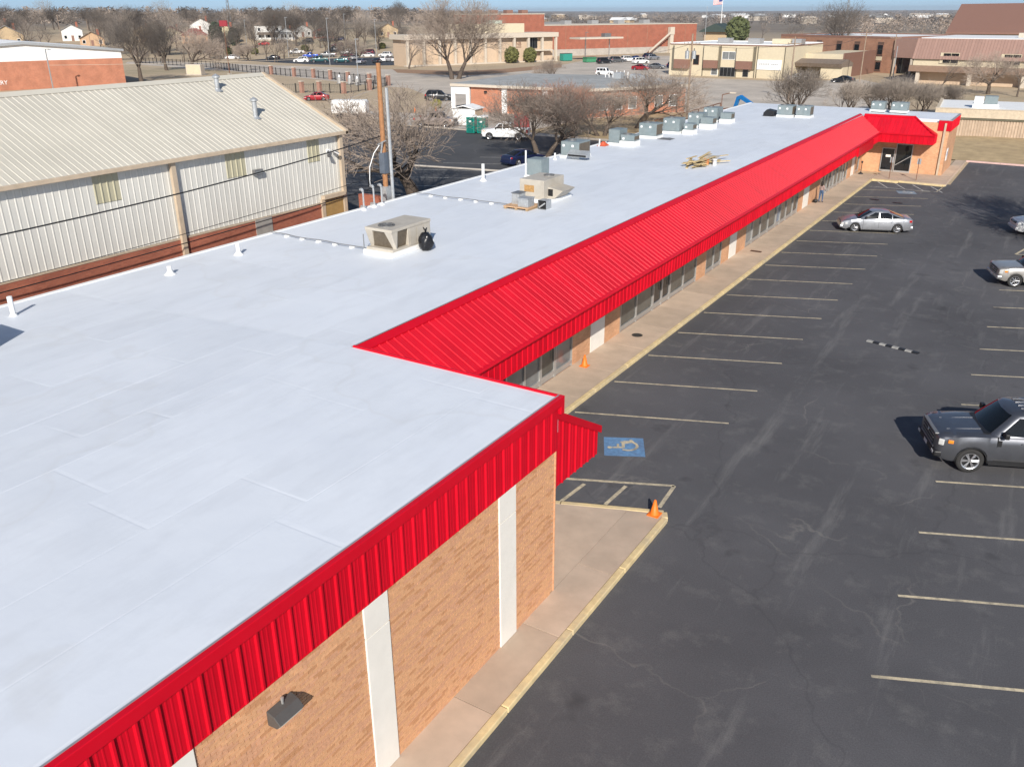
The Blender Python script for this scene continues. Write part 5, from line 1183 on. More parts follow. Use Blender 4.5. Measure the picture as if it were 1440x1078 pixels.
bush(-149.9, 240.5, 2.1, 4.6, 'large clipped dark shrub at the bank, beside the lettering bay', seed=2); bush(-146.9, 246.5, 2.0, 4.2, 'clipped dark shrub at the bank, under the lettering', seed=3); bush(-89.1, 119.4, .85, 1.4, 'yellow-green shrub by the white portal of the orange brick building', mat('yellow_shrub_leaf', (.24, .22, .05), .85, var=.4), 4)
r_ = thing('drive_canopy', 'thin flat white drive-up canopy on slim posts before the red brick hall', 'canopy', (-139.5, 262, 0), R(62)); pt(r_, 'slab', STONE, (0, 17, -3, 3, 6.4, 6.9))
for x in (4, 13.5): pt(r_, 'post', ALU, (x, x + .25, -.12, .12, 0, 6.4))
pt(r_, 'roof_unit', STEEL, (11, 13.5, -1, 1, 6.9, 8))
# red brick hall, a tall and a low range
r_, L = bld('brick_hall', 'huge windowless red brick hall with a tall and a lower range', (-174, 257.8), (-128.5, 340.8))
pt(r_, 'tall_wall', REDB, (0, 26, 0, 18, 0, 13.7)); pt(r_, 'low_wall', REDB, (26, L, .3, 30, 0, 10.0)); pt(r_, 'coping', STONE, (-.1, 26.1, -.1, 18.1, 13.7, 13.95), (26.1, L + .1, .2, 30.1, 10.0, 10.2)); pt(r_, 'base_course', CONC2, (26, L, -.1, .3, 0, 2.2))

for k in range(5): pt(r_, 'roof_unit', ALU, (30 + 12 * k, 33 + 12 * k, 12, 15, 10.2, 11.5))
for k in range(4): pt(r_, 'roof_unit', BROWN, (3 + 6 * k, 5.5 + 6 * k, 7, 9.5, 13.95, 15.1))
for k in range(1, 8): pt(r_, 'wall_joint', BRNB, (26 + 9 * k, 26.15 + 9 * k, .22, .3, 2.2, 10))
st = pt(r_, 'outside_stair', STONE, ([(71, 0.2), (80.5, 6.6), (80.5, 7.4), (71, 1.0)], -1.6, -1.4, 'y'), (80.5, 82.5, -1.6, 0, 6.4, 9.0), (80.7, 82.3, -1.4, -.1, 0, 6.4)); pt(r_, 'stair_treads', BROWN, *[(71 + .7 * k, 71.7 + .7 * k, -1.4, -.1, .45 * k, .5 + .45 * k) for k in range(14)])
def dumpster(x, y, rz, lab, m, L=4.0, h=2.0, d=2.2):
    t_ = thing('dumpster', lab, 'dumpster', (x, y, 0), rz); pt(t_, 'bin', m, (-L / 2, L / 2, -d / 2, d / 2, .12, h), bevel=.03); pt(t_, 'lid', BLK, (-L / 2 - .05, L / 2 + .05, -d / 2 - .05, d / 2, h, h + .07))
    for k in range(5): pt(t_, 'rib', m, (-L / 2 + L * (k + .4) / 5, -L / 2 + L * (k + .6) / 5, -d / 2 - .06, -d / 2, .2, h - .1))
    for k in (-1, 1): pt(t_, 'caster', BLK, (k * L * .4 - .1, k * L * .4 + .1, -d * .4, d * .4, 0, .12))
dumpster(-141.2, 259.5, R(62), 'teal roll-off dumpster at the corner of the bank', GREENB, 3.4, 2.2); dumpster(-130.7, 255.5, R(62), 'pair-wide green dumpster beside the parked black car', mat('green_bin', (.06, .25, .13), .6), 3.6, 1.5)
# orange brick building with grey gravel roof
t_ = thing('brick_clinic', 'single-storey orange brick building with grey flat roof and white portal', 'building', (-84.5, 118.5, 0))
FP = [(-81.6, 118.6), (-61.3, 119), (-52, 134.8), (-64.5, 146.5), (-85.7, 143.5)]
b = MB(); b.prism(FP, 0, 3.75, 'z'); b.build('wall', ORGB, t_)
b = MB(); b.prism([(-85.2, 118.0), (-61.0, 118.3), (-51.2, 135.0), (-64.5, 147.3), (-86.6, 144)], 3.75, 4.12, 'z'); b.build('eave', STONE, t_)
b = MB(); b.prism([(-85.0, 118.2), (-61.1, 118.5), (-51.5, 135.0), (-64.5, 147.0), (-86.4, 143.8)], 4.12, 4.2, 'z'); b.build('roof', GREYROOF, t_)
b = MB(); b.box(-85.2, -81.7, 118.25, 118.55, 2.6, 3.76); b.box(-85.2, -84.5, 118.25, 118.55, 0, 2.6); b.box(-82.3, -81.7, 118.25, 118.55, 0, 2.6); b.box(-85.2, -84.9, 118.55, 143, 2.9, 3.76); b.build('portal', PURE, t_)
for x in (-75.8, -68.5): b = MB(); b.box(x, x + .95, 118.6, 118.85, 0, 3.75); b.build('white_panel', PURE, t_)
b = MB(); b.box(-78.9, -78.5, 118.3, 118.62, 2.9, 3.2); b.build('wall_lamp', BLK, t_)
M = Matrix.Translation((-61.3, 119, 0)) @ Matrix.Rotation(math.atan2(15.8, 9.3), 4, 'Z')
for k, x in enumerate((2.4, 5.0, 7.6, 12.5, 15.2)):
    b = MB(); b.box(x, x + 1.5, -.08, .02, .9, 2.7, 0, M); q = b.build('window', PURE, t_); b = MB(); b.box(x + .12, x + 1.38, -.1, -.05, 1.05, 2.55, 0, M); b.build('pane', GLSG, q)
for x, y in ((-66, 140), (-62, 138), (-60, 136)): b = MB(); b.box(x - .7, x + .7, y - .7, y + .7, 4.2, 5.1); b.build('roof_unit', GALV, t_)
for k in range(7): b = MB(); b.tube((-69 + k * .7, 141, 4.2), (-69 + k * .7, 141, 5.2 + .2 * (k % 2)), .07, n=6); b.build('roof_pipe', PURE, t_)
# cream two-storey building
r_, L = bld('cream_office', 'cream two-storey building with brown panels, white sign and glass entrance', (-87.4, 214.3), (-57.8, 210.5))
H = 7.1; sc_ = L / 970
U = lambda zx: (zx - 50) * sc_
pt(r_, 'wall', CREAM, (0, L, 0, 22, 0, H - .1)); pt(r_, 'eave_edge', BROWN, (-.1, L + .1, -.12, 22, H - .1, H + .12)); rooftop(r_, 'roof', PURE, .1, L - .1, .1, 21.9, H + .2, .1, PURE)
for a, c in ((105, 235), (365, 485), (640, 770)):
    pt(r_, 'bay_front', CREAM, (U(a), U(c), -.9, 0, 3.7, H - .15)); pt(r_, 'brown_panel', BROWN, (U(a), U(c), -.9, 0, 1.9 if a != 105 else 1.6, 3.68)); pt(r_, 'bay_side', mat('olive_trim', (.16, .14, .10), .7), (U(a) - .45, U(a) - .02, -.8, 0, 1.6, H - .3) if a == 105 else (U(c) + .02, U(c) + .5, -.5, 0, 1.9, H - .3))
win(r_, U(510), U(620), 3.9, 5.7, -.02, GLSG, PURE, 2); win(r_, U(500), U(628), .1, 2.2, -.02, GLSD, STEEL, 4, 'entrance_door'); win(r_, U(692), U(738), .2, 2.1, -.02, GLSD, STEEL, 1); win(r_, U(425), U(482), .3, 2.0, -.02, GLSG, PURE, 1); win(r_, U(262), U(315), 2.5, 4.8, -.02, GLSD, BROWN, 1)
sg = pt(r_, 'sign_board', PURE, (U(805), U(995), -.16, -.02, 1.95, 4.1)); LT = mat('faded_print', (.42, .43, .44), .7)
pt(sg, 'illegible_print', LT, *[(U(822) + .42 * k, U(822) + .42 * k + .3, -.18, -.15, 3.0, 3.35) for k in range(11) if k != 6], *[(U(822) + .3 * k, U(822) + .3 * k + .2, -.18, -.15, 2.45, 2.6) for k in range(13) if k not in (5, 9)], *[(U(875) + .3 * k, U(875) + .3 * k + .2, -.18, -.15, 3.65, 3.8) for k in range(5)])
for zx in (350, 495, 635, 785, 802, 1015): pt(r_, 'downspout', mat('olive_trim', (.16, .14, .10), .7), (U(zx) - .08, U(zx) + .08, -.15, 0, 0, H - .2))
for k, (zx, w_) in enumerate(((330, 3), (590, 3), (790, 4.5), (950, 2.2))): pt(r_, 'roof_unit', ALU if k != 2 else CREAM, (U(zx), U(zx) + w_, 8, 10.5, H + .2, H + 1.3))
pt(r_, 'rear_range', CREAM, (L, L + 9, 12, 34, 0, 5.2)); pt(r_, 'rear_range_trim', BROWN, (L + 8.9, L + 9.15, 11.9, 34, 0, 5.4)); pt(r_, 'awning', SHING, ([(-.5 + 6, 3.4), (6, 2.6), (13, 2.6), (13, 3.4), (9.5, 4.2)], L, L + 11, 'x')); pt(r_, 'porch_wall', CREAM, (L + 6, L + 11, 6.5, 12.5, 0, 2.6))
# brown brick offices with dark glass entry
r_, L = bld('brown_brick_office', 'two-storey brown brick office with recessed dark windows and slanted mauve entry', (-73, 259), (-40.0, 243.0))
pt(r_, 'wall', BRNB, (0, L, 0, 30, 0, 8.0)); rooftop(r_, 'roof', PURE, 0, L, 0, 30, 8.3, .2, BROWN)
for a in (12.5, 19.0, 24.5, 31.5): pt(r_, 'window_slot', mat('slot_brown', (.12, .07, .05), .8), (a, a + 1.7, -.05, .05, .3, 7.2)); win(r_, a, a + 1.7, 4.2, 6.6, -.08, GLSD, BROWN); win(r_, a, a + 1.7, .6, 2.6, -.08, GLSD, BROWN); pt(r_, 'spandrel', CREAM, (a, a + 1.7, -.1, .0, 2.9, 3.8))
pt(r_, 'entry_wedge', MAUVE, ([(L, 3.8), (L + 10, 3.8), (L + 10, 6.4), (L + 9, 8.1), (L, 8.1)], -.6, 6, 'y')); pt(r_, 'entry_glass', GLSD, (L + .6, L + 9.5, 1.2, 1.3, 0, 3.8)); 
for k in range(3): pt(r_, 'entry_post', STONE, (L + .2 + 4.6 * k, L + .6 + 4.6 * k, -.4, 0, 0, 3.8))
# mauve mansard building
r_, L = bld('mansard_office', 'wide building with mauve ribbed mansard, beige arcade and white roof', (-31.2, 211.2), (16, 204.5))
pt(r_, 'wall', BEIGE, (1, L, 2.4, 30, 0, 6.3)); pt(r_, 'mansard', MAUVE, ([(0, 5.0), (2.0, 9.0), (28, 9.0), (30, 5.0)], 0, L, 'x')); pt(r_, 'white_roof', PURE, (.6, L, 2.2, 28, 9.0, 9.12)); pt(r_, 'beige_band', CREAM, (0.2, L, .5, 2.4, 3.7, 5.0)); pt(r_, 'fascia', mat('brown_fascia', (.26, .17, .12), .7), (-.3, L, -.2, 2.4, 2.5, 3.7)); pt(r_, 'back_wall', REDB, (1, L, 4.5, 5, 0, 2.6))
sv_ = Vector((0, 2.0, 4.0))
mm = rib_mesh('mansard_sheet', .6, sv_.length, MAUVE, .07, False)
for k in range(int(L / .6)): o = link('mansard_sheet', mm, r_, False); basis(o, (.02 + .6 * k, -.01, 5.0), (1, 0, 0), sv_, (0, -4, 2))
for x in (1.2, 11.5, 21.5, 31.5): pt(r_, 'column', STONE, (x, x + .7, .2, .9, 0, 2.5))
for x in (6.0, 17.5, 29.0, 40.0): q = win(r_, x, x + 3.2, 4.2, 6.3, .35, GLSD, CREAM, 2); pt(r_, 'window_hood', CREAM, (x - .5, x - .02, .3, 1.4, 4.2, 6.3))

for q in ((17, 20, 12, 14, 9.12, 10), (26, 29, 16, 18, 9.12, 9.8), (36, 40, 18, 21, 9.12, 10)): pt(r_, 'roof_unit', STONE, q)
for k in range(2): pt(r_, 'roof_flue', PURE, (20 + 3 * k, 20.4 + 3 * k, 20, 20.4, 9.1, 12))
t_ = thing('church_roof_hall', 'hall with one huge plain brown pitched roof behind the mauve mansard', 'building', (-37, 285, 0))
b = MB(); b.prism([(285, 8.7), (301, 16.0), (317, 8.7), (317, 8.3), (285, 8.3)], -34.5, 40, 'x'); b.v = [(x - (z - 8.5) * -.12 if x < 0 else x, y, z + (.55 if x > 0 and z > 12 else 0)) for x, y, z in b.v]; b.build('roof', BROWN, t_); b = MB(); b.box(-33.5, 40, 286, 316, 0, 8.4); b.build('wall', STONE, t_)
# low white building beyond the lawn
r_, L = bld('low_white_building', 'low building with ribbed tan concrete wall and white roof behind the lawn', (-13.5, 116.6), (32, 120.6)); z0 = .3
pt(r_, 'wall', mat('tan_concrete', (.44, .33, .24), .9, var=.1, scale=2), (0, L, .25, 14, 0, 2.75)); pt(r_, 'band', mat('dark_joint', (.13, .12, .08), .8), (-.1, L, .1, 14, 2.75, 2.98)); pt(r_, 'parapet', mat('pale_tan_panel', (.55, .46, .34), .85), (-.2, L, 0, .3, 2.98, 3.95), (-.2, .1, .3, 14, 2.98, 3.95)); pt(r_, 'roof', PURE, (.1, L, .3, 14, 3.3, 3.75)); pt(r_, 'edge_strip', STONE, (-.25, L, -.06, .2, 3.95, 4.02))
fin = MB(); fin.box(0, .17, .19, .25, .0, 2.72); fmh = fin.mesh('wall_fin', mat('tan_concrete_fin', (.50, .385, .28), .9, var=.12, scale=2, rvar=.12))
for k in range(150): o = link('wall_fin', fmh, r_, False); o.location = (.05 + .3 * k, 0, 0)
u_ = pt(r_, 'roof_unit', ACG, (4.8, 6.2, 4, 5.6, 3.95, 5.1)); pt(r_, 'unit_curb', PURE, (3.6, 6.4, 3.8, 5.8, 3.7, 4.2)); pt(r_, 'duct', PURE, (3.7, 4.7, 4, 5.4, 4.2, 5.0))
# red brick and white gable building at the left
r_, L = bld('gabled_gym', 'long building with orange brick wall under a low white gable and white roof', (-197, 83.5), (-181.5, 127.6))
ap = 27.5
pt(r_, 'brick_wall', ORGB, (0, L, 0, 40, 0, 5.6)); pt(r_, 'gable', PURE, ([(0, 5.6), (L, 5.6), (L, 7.2), (ap, 9.0), (0, 7.4)], .05, 40, 'y')); pt(r_, 'rake', GALV, ([(-.4, 7.2), (ap, 8.85), (L + .5, 7.0), (L + .5, 7.45), (ap, 9.35), (-.4, 7.65)], -.5, .02, 'y')); pt(r_, 'roof', PURE, ([(-.5, 7.5), (ap, 9.2), (L + .4, 7.3), (L + .4, 7.42), (ap, 9.32), (-.5, 7.62)], .03, 41, 'y')); text(r_, 'MARY', 20.1, -.04, 1.2, 1.15, PURE)
t_ = thing('light_pole', 'slim galvanised light pole standing before the low white gable', 'lamp', (-179.5, 109.0, 0)); pt(t_, 'pole', GALV, (-.09, .09, -.09, .09, 0, 8.0)); pt(t_, 'arm', GALV, (-.06, .06, -.06, .9, 8.0, 8.12)); pt(t_, 'lamp_head', GALV, (-.15, .15, .6, 1.2, 7.9, 8.02))
# ------------------------------------------------------------------ houses on the rise
def house(p, w, d, h, rz, label, wallm, roofm, hip=False, porch=False, wins=3, two=False):
    x, y = p; t_ = thing('house', label, 'house', (x, y, terr(x, y) - .2), R(rz)); o_ = .5
    pt(t_, 'wall', wallm, (-w / 2, w / 2, 0, d, 0, h))
    rh = w * .28 if not hip else w * .26; b = MB()
    if hip:
        e = [(-w / 2 - o_, -o_), (w / 2 + o_, -o_), (w / 2 + o_, d + o_), (-w / 2 - o_, d + o_)]; k = .12 * w; top = [(-k, d / 2), (k, d / 2)]
        E_ = [(a, c, h) for a, c in e]; T_ = [(a, c, h + rh) for a, c in top]
        b.face([E_[0], E_[1], T_[1], T_[0]]); b.face([E_[1], E_[2], T_[1]]); b.face([E_[2], E_[3], T_[0], T_[1]]); b.face([E_[3], E_[0], T_[0]]); b.face(E_[::-1])
    else: b.prism([(-w / 2 - o_, h - .1), (0, h + rh), (w / 2 + o_, h - .1), (w / 2 + o_, h - .3), (0, h + rh - .2), (-w / 2 - o_, h - .3)], -o_, d + o_, 'y')
    o = b.build('roof', roofm, None); o.parent = t_
    if not hip: pt(t_, 'gable', wallm, ([(-w / 2, h - .05), (w / 2, h - .05), (0, h + rh - .25)], .05, d - .05, 'y'))
    pt(o, 'chimney', REDB, (w * .22, w * .22 + .8, d * .6, d * .6 + .8, h, h + rh + .8))
    for k in range(wins):
        xx = -w / 2 + w * (k + .5) / wins
        if k == wins // 2 and not porch: q = pt(t_, 'door', BROWN, (xx - .5, xx + .5, -.06, .02, .2, 2.3)); continue
        for zz in ((1.0,) if not two else (1.0, h * .55 + .4)): win(t_, xx - .6, xx + .6, zz, zz + 1.4, 0, GLSD, PURE)
    if porch:
        pt(t_, 'porch_roof', roofm, ([(-3.0, 2.6), (0, 3.4), (0, 3.2), (-3.0, 2.45)], -w / 2 + 1, w / 2 - 1, 'x')); pt(t_, 'porch_floor', STONE, (-w / 2 + 1, w / 2 - 1, -2.9, 0, 0, .5)); pt(t_, 'porch_wall', wallm, (-w / 2 + 1, w / 2 - 1, -2.9, -2.75, .5, 1.2))
        for k in range(4): xx = -w / 2 + 1.1 + (w - 2.6) * k / 3; pt(t_, 'porch_post', PURE, (xx, xx + .35, -2.9, -2.55, .5, 2.6))
    return t_
WSID = mat('white_siding', (.70, .69, .66), .7, var=.05); TAN2 = mat('tan_siding', (.48, .36, .22), .8); PEACH = mat('peach_siding', (.60, .33, .18), .8)
house((-306, 289.5), 11.5, 11, 6.2, 45, 'white two-storey house with brown hipped roof and columned porch', WSID, SHING, True, True, 3, True)
house((-300.5, 294.5), 7.5, 9, 3.2, 46, 'low white wing house with a deep porch joined beside the hipped house', WSID, SHINGG, False, True)
house((-291.2, 308.2), 9.0, 9, 3.3, 43, 'red brick bungalow with white gable trim and porch', REDB, SHINGG, False, True)
house((-308, 267.5), 8.5, 9, 5.2, 48, 'pale yellow two-storey house with dormer behind a dark conifer', mat('pale_yellow_siding', (.62, .55, .36), .8), SHINGG, False, False, 3, True)
house((-318, 259.5), 10, 9, 3.4, 50, 'peach house with low dark red roof', PEACH, SHINGR, True)
house((-327, 255), 10, 9, 3.8, 50, 'cream house with red shingle roof and white gable', CREAM, SHINGR, False)
house((-338.6, 226), 9, 8, 3.0, 55, 'tan brick house with two white garage doors', mat('tan_brick_house', (.50, .33, .20), .8), SHING, False)
house((-363.6, 206), 12, 9, 4, 60, 'grey house with white-trimmed gable at the edge of the trees', TAN2, SHINGG, False)
house((-362, 233), 8, 9, 4.5, 56, 'white-walled house with a pale grey roof among bare trees', WSID, SHINGG, False)
house((-339, 250), 7, 8, 4.6, 52, 'tall narrow tan house between bare trees', TAN2, SHING, False)
house((-273.5, 332), 9, 9, 3.6, 40, 'small brown house half hidden behind bare trees', TAN2, SHING, False)
house((-305, 309.5), 8, 8, 3.4, 45, 'grey bungalow behind the hipped white house', mat('grey_siding', (.42, .41, .39), .8), SHING, False)
house((-402, 225), 10, 9, 4, 57, 'brown house high on the wooded rise', TAN2, SHING, True); house((-350, 290), 10, 9, 4.5, 50, 'white house with dark roof behind the red-roofed houses', WSID, SHING, False)
# ------------------------------------------------------------------ poles and wires
def pole(x, y, h, r, m, lab, arm=None, arms_rot=0, extra=None):
    t_ = thing('utility_pole', lab, 'pole', (x, y, terr(x, y)), R(arms_rot)); b = MB(); b.tube((0, 0, -.2), (0, 0, h), r, r * .72, 9); o = b.build('shaft', m, None); o.parent = t_
    for z in (arm or ()):
        pt(t_, 'crossarm', POLEG, (-1.2, 1.2, -.06, .06, z, z + .12))
        for k in (-1.05, -.55, .55, 1.05): q = pt(t_, 'insulator', STEEL, (k - .05, k + .05, -.05, .05, z + .12, z + .3))
    return t_
wp = pole(-30.95, 36.6, 12.2, .165, POLEW, 'tall orange-brown wooden utility pole at the back edge of the white roof')
pt(wp, 'guard_strip', mat('slate_guard', (.10, .12, .15), .6), (-.18, .18, -.2, .18, 6.6, 7.7)); pt(wp, 'steel_band', GALV, (-.19, .19, -.19, .19, 5.1, 5.9))
b = MB(); b.tube((.0, -.2, 7.7), (.25, -.35, 8.3), .05, n=6); b.tube((-.2, -.2, 8.1), (.35, -.2, 8.35), .04, n=6); q = b.build('service_bracket', GALV, None); q.parent = wp
b = MB(); b.path([(-.05, -.25, 8.1), (-.25, -.5, 7.7), (-.35, -.8, 7.0), (.2, -1.5, 6.45), (.75, -2.1, 6.35)], .024, 6); q = b.build('service_cable', PURE, None); q.parent = wp
b = MB(); b.tube((.42, .1, 0), (.36, .1, 11.0), .09, n=8); q = b.build('conduit', GALV, None); q.parent = wp
pole(-47.8, 125.2, 11.6, .17, POLEG, 'weathered wood pole with grey transformers before the cream building', (10.2,), 20)
t_ = COL.objects[-1]
def transformer(x, y, z, lab): t_ = thing('transformer', lab, 'transformer', (x, y, z)); b = MB(); b.lathe([(.001, 0), (.3, 0), (.3, 1.0), (.22, 1.08), (.001, 1.1)], 14); o = b.build('can', GALV, None); o.parent = t_; pt(t_, 'bushing', STEEL, (-.06, .06, -.06, .06, 1.1, 1.4)); pt(t_, 'hanger', STEEL, (-.05, .05, .3, .45, .3, .8))
transformer(-48.3, 124.9, 8.3, 'grey can transformer hung on the weathered pole, on the brick building side'); transformer(-47.3, 124.9, 8.3, 'grey can transformer hung on the weathered pole, on the street side')
pole(-43.3, 162.5, 10.4, .15, POLEG, 'wood pole with one crossarm right of the white sign', (9.2,), 15)
pole(-41.3, 212, 10.6, .15, POLEG, 'wood pole with wires before the brown brick office', (9.6,), 10); pole(-37.5, 226, 9.4, .14, POLEG, 'wood pole beside the slanted mauve entry', (8.6,), 10); pole(-36.6, 224.5, 7.0, .12, GALV, 'thin pale steel pole next to the wood pole at the mauve entry')
def lightpole(x, y, h, lab, m=GALV, head=True):
    t_ = thing('light_pole', lab, 'lamp', (x, y, terr(x, y))); b = MB(); b.tube((0, 0, 0), (0, 0, h), .11, .07, 7); o = b.build('pole', m, None); o.parent = t_
    if head: pt(t_, 'lamp_head', m, (-.2, .9, -.14, .14, h, h + .14))
    return t_
lightpole(-193.5, 206.5, 13, 'tall light pole at the near edge of the dark far lot'); lightpole(-239.8, 235.3, 13, 'tall light pole by the white pickup on the far lot edge'); lightpole(-141.1, 159.5, 9, 'light pole standing among the iron fence transformers'); lightpole(-262, 290, 12, 'light pole on the verge before the red brick bungalow'); lightpole(-222, 262, 12, 'light pole behind the row of parked cars'); lightpole(-290, 262, 10, 'light pole in front of the dark conifer'); lightpole(-133.5, 258, 8.5, 'dark lamp post beside the green dumpster', STEEL); lightpole(-112, 305, 16, 'tall slim pole before the brown end of the red brick hall', GALV, False); lightpole(-340, 214, 12, 'pale pole behind the low white gable', POLEG, False); lightpole(-322, 214, 11, 'second pale pole behind the low white gable, nearer the garage', POLEG, False)
t_ = lightpole(-187.4, 162.4, 11.5, 'rusty pole with a red sign box on top', RUST, False); pt(t_, 'sign_box', mat('sign_red', (.33, .04, .05), .5), (-1.3, 1.3, -.2, .2, 11.5, 12.9)); pt(t_, 'footing', CONC2, (-.4, .4, -.4, .4, -.1, .3))
t_ = thing('street_lamp', 'short street lamp arm over the dirt yard behind the roof units', 'lamp', (-43.5, 127.5, 0)); b = MB(); b.path([(0, 0, 0), (0, 0, 3.4), (1.2, .3, 3.7)], .06, 6); o = b.build('pole', RUST, None); o.parent = t_; pt(t_, 'lamp_head', STONE, (1.0, 1.9, .15, .45, 3.62, 3.8))
def wire(p0, p1, sag, lab, r=.016, m=BLK, n=18):
    b = MB(); P0, P1 = Vector(p0), Vector(p1); b.path([P0.lerp(P1, k / n) - Vector((0, 0, sag * 4 * (k / n) * (1 - k / n))) for k in range(n + 1)], r, 5); return tag(b.build('overhead_wire', m), lab, 'wire')
wire((-30.95, 36.4, 8.55), (-31.2, -8, 8.4), 1.0, 'thick black cable sagging along the cream warehouse wall', .03); wire((-30.95, 36.4, 6.6), (-32.2, -8, 6.3), .75, 'thin lower cable along the warehouse wall', .014); wire((-30.95, 36.4, 6.0), (-33.2, -8, 5.4), .5, 'cable hanging just above the warehouse brick base', .022)
wire((-47.8, 125.2, 10.3), (-43.3, 162.5, 9.3), .7, 'wire between the weathered pole and the wood pole at the sign', .02); wire((-47.8, 125.2, 10.3), (-51, 96, 9.5), .6, 'wire leading from the weathered pole over the bare trees', .02); wire((-43.3, 162.5, 9.3), (-41.3, 212, 9.7), 1.2, 'wire crossing the street to the brown brick office', .025)
wire((-179.5, 109.0, 5.0), (-140, 165, 5.2), .3, 'pale wire strung before the orange brick gym wall', .03, STONE)
# ------------------------------------------------------------------ fences, sheds and yard things
IRON = mat('black_iron', (.03, .028, .026), .6); PIER = brickmat('pier_brick', (.36, .19, .14), (.31, .155, .11), (.36, .25, .2))
def fence(pts, lab, piers, h=1.75):
    t_ = thing('iron_fence', lab, 'fence', (pts[0][0], pts[0][1], 0)); c = 0
    for i, ((x0, y0), (x1, y1)) in enumerate(zip(pts, pts[1:])):
        L = math.dist((x0, y0), (x1, y1)); dx, dy = (x1 - x0) / L, (y1 - y0) / L
        for z in (.25, h - .15): b = MB(); b.tube((x0, y0, z), (x1, y1, z), .035, n=4); b.build('rail', IRON, t_)
        b = MB(); k = .0
        while k < L: b.tube((x0 + dx * k, y0 + dy * k, .05), (x0 + dx * k, y0 + dy * k, h), .02, n=3, caps=False); k += .35
        b.build('pickets', IRON, t_, kind='stuff')
        k = 0.0
        while k < L: b = MB(); b.box(x0 + dx * k - .07, x0 + dx * k + .07, y0 + dy * k - .07, y0 + dy * k + .07, 0, h + .08); b.build('post', IRON, t_); k += 2.4
    for x, y in piers:
        b = MB(); b.box(x - .35, x + .35, y - .35, y + .35, 0, 2.1); q = b.build('brick_pier', PIER, t_); b = MB(); b.box(x - .42, x + .42, y - .42, y + .42, 2.1, 2.25); b.build('cap', STONE, q)
F1 = [(-256.0, 187.0), (-214.4, 180.1), (-194.9, 172.1), (-177.5, 167.5), (-166.4, 164.5), (-158.9, 163.5), (-151.2, 161.2), (-142.8, 158.0), (-134.6, 155.9), (-127.0, 153.2)]
fence(F1, 'black iron fence with brick piers along the street', F1[3:])
F2 = [(-139, 124), (-130.7, 130.9), (-127.6, 132.6), (-122.1, 133.6), (-122.9, 142.2), (-127.0, 153.2)]
fence(F2, 'black iron fence with brick piers behind the red sedan', F2[1:5])
t_ = thing('utility_cabinet', 'plain pale beige utility box on the grass by the street fence', 'cabinet', (-193.5, 156.7, 0), R(20)); pt(t_, 'case', STONE, (-2.1, 2.1, -1.0, 1.0, .12, 2.6), bevel=.05); pt(t_, 'door', CREAM, (-1.9, -.05, -1.03, -1.0, .3, 2.4), (.05, 1.9, -1.03, -1.0, .3, 2.4)); pt(t_, 'pad', CONC2, (-2.4, 2.4, -1.3, 1.3, 0, .12))
for i, (x, y) in enumerate(((-140.5, 152.5), (-136.5, 151.5), (-133.5, 150.5))):
    t_ = thing('pad_transformer', ['pale steel canister beside the light pole at the fence', 'pale steel canister between two others inside the fence', 'pale steel canister closest to the last brick pier'][i], 'transformer', (x, y, 0)); b = MB(); b.lathe([(.45, 0), (.5, .1), (.5, 1.3), (.4, 1.45), (.25, 1.9), (.001, 1.95)], 12); o = b.build('can', ALU, None); o.parent = t_; pt(t_, 'stand', STEEL, (-.6, .6, -.6, .6, -.02, .06))
def toilet(x, y, rz, lab):
    t_ = thing('portable_toilet', lab, 'toilet', (x, y, .0), rz); pt(t_, 'cabin', TEAL, (-.56, .56, -.58, .58, .1, 2.1), bevel=.04); b = MB(); b.prism([(-.6, 2.08), (.6, 2.08), (.5, 2.24), (0, 2.32), (-.5, 2.24)], -.62, .62, 'y'); o = b.build('roof', PURE, None); o.parent = t_
    pt(t_, 'door', mat('teal_door', (0, .125, .1), .45), (-.42, .42, -.61, -.58, .2, 1.98), bevel=.01); pt(t_, 'placard', PURE, (-.16, .16, -.62, -.61, 1.45, 1.65)); pt(t_, 'vent', mat('grey_vent', (.2, .22, .22), .7), (.575, .585, -.4, .4, 1.2, 1.9)); pt(t_, 'skid', BLK, (-.6, .6, -.6, .6, 0, .1))
toilet(-66.2, 96.3, R(12), 'green portable toilet with white roof on the side of the white shed'); toilet(-64.7, 96.6, R(12), 'green portable toilet with white roof on the side of the white pickup')
t_ = thing('white_shed', 'small white shed with tan side behind the portable toilets', 'shed', (-72, 103.8, .12), R(10)); pt(t_, 'wall', PURE, (-1.7, 1.7, -1.4, 1.4, 0, 2.1)); pt(t_, 'side_panel', BEIGE, (1.7, 1.74, -1.3, 1.3, 0, 2.0)); b = MB(); b.prism([(-1.9, 2.05), (0, 2.5), (1.9, 2.05), (1.9, 2.15), (0, 2.62), (-1.9, 2.15)], -1.6, 1.6, 'y'); o = b.build('roof', PURE, None); o.parent = t_
t_ = thing('red_panel_screen', 'dull red metal screen panels behind the white pickup', 'screen', (-62.9, 101.5, .0), R(5))
for k in range(2): pt(t_, 'panel', mat('dull_red', (.28, .05, .05), .7), (1.15 * k, 1.1 + 1.15 * k, -.03, .03, .1, 2.1))
for k in range(3): pt(t_, 'post', STEEL, (1.15 * k - .04, 1.15 * k + .02, -.05, .05, 0, 2.2))
cone(-86.2, 115.4, 0, 'distant orange cone on the dirt by the yellow-green shrub', .8); cone(-88.6, 113.0, 0, 'distant orange cone on the paving by the tan pickup', .8)
t_ = thing('box_trailer', 'white rounded enclosed trailer half hidden by the wide bare tree', 'trailer', (-93, 103, 0), R(25)); pt(t_, 'body', PURE, (-2.8, 2.6, -1.1, 1.1, .55, 2.5), bevel=.25); pt(t_, 'tongue', STEEL, (2.6, 3.8, -.06, .06, .5, .6))
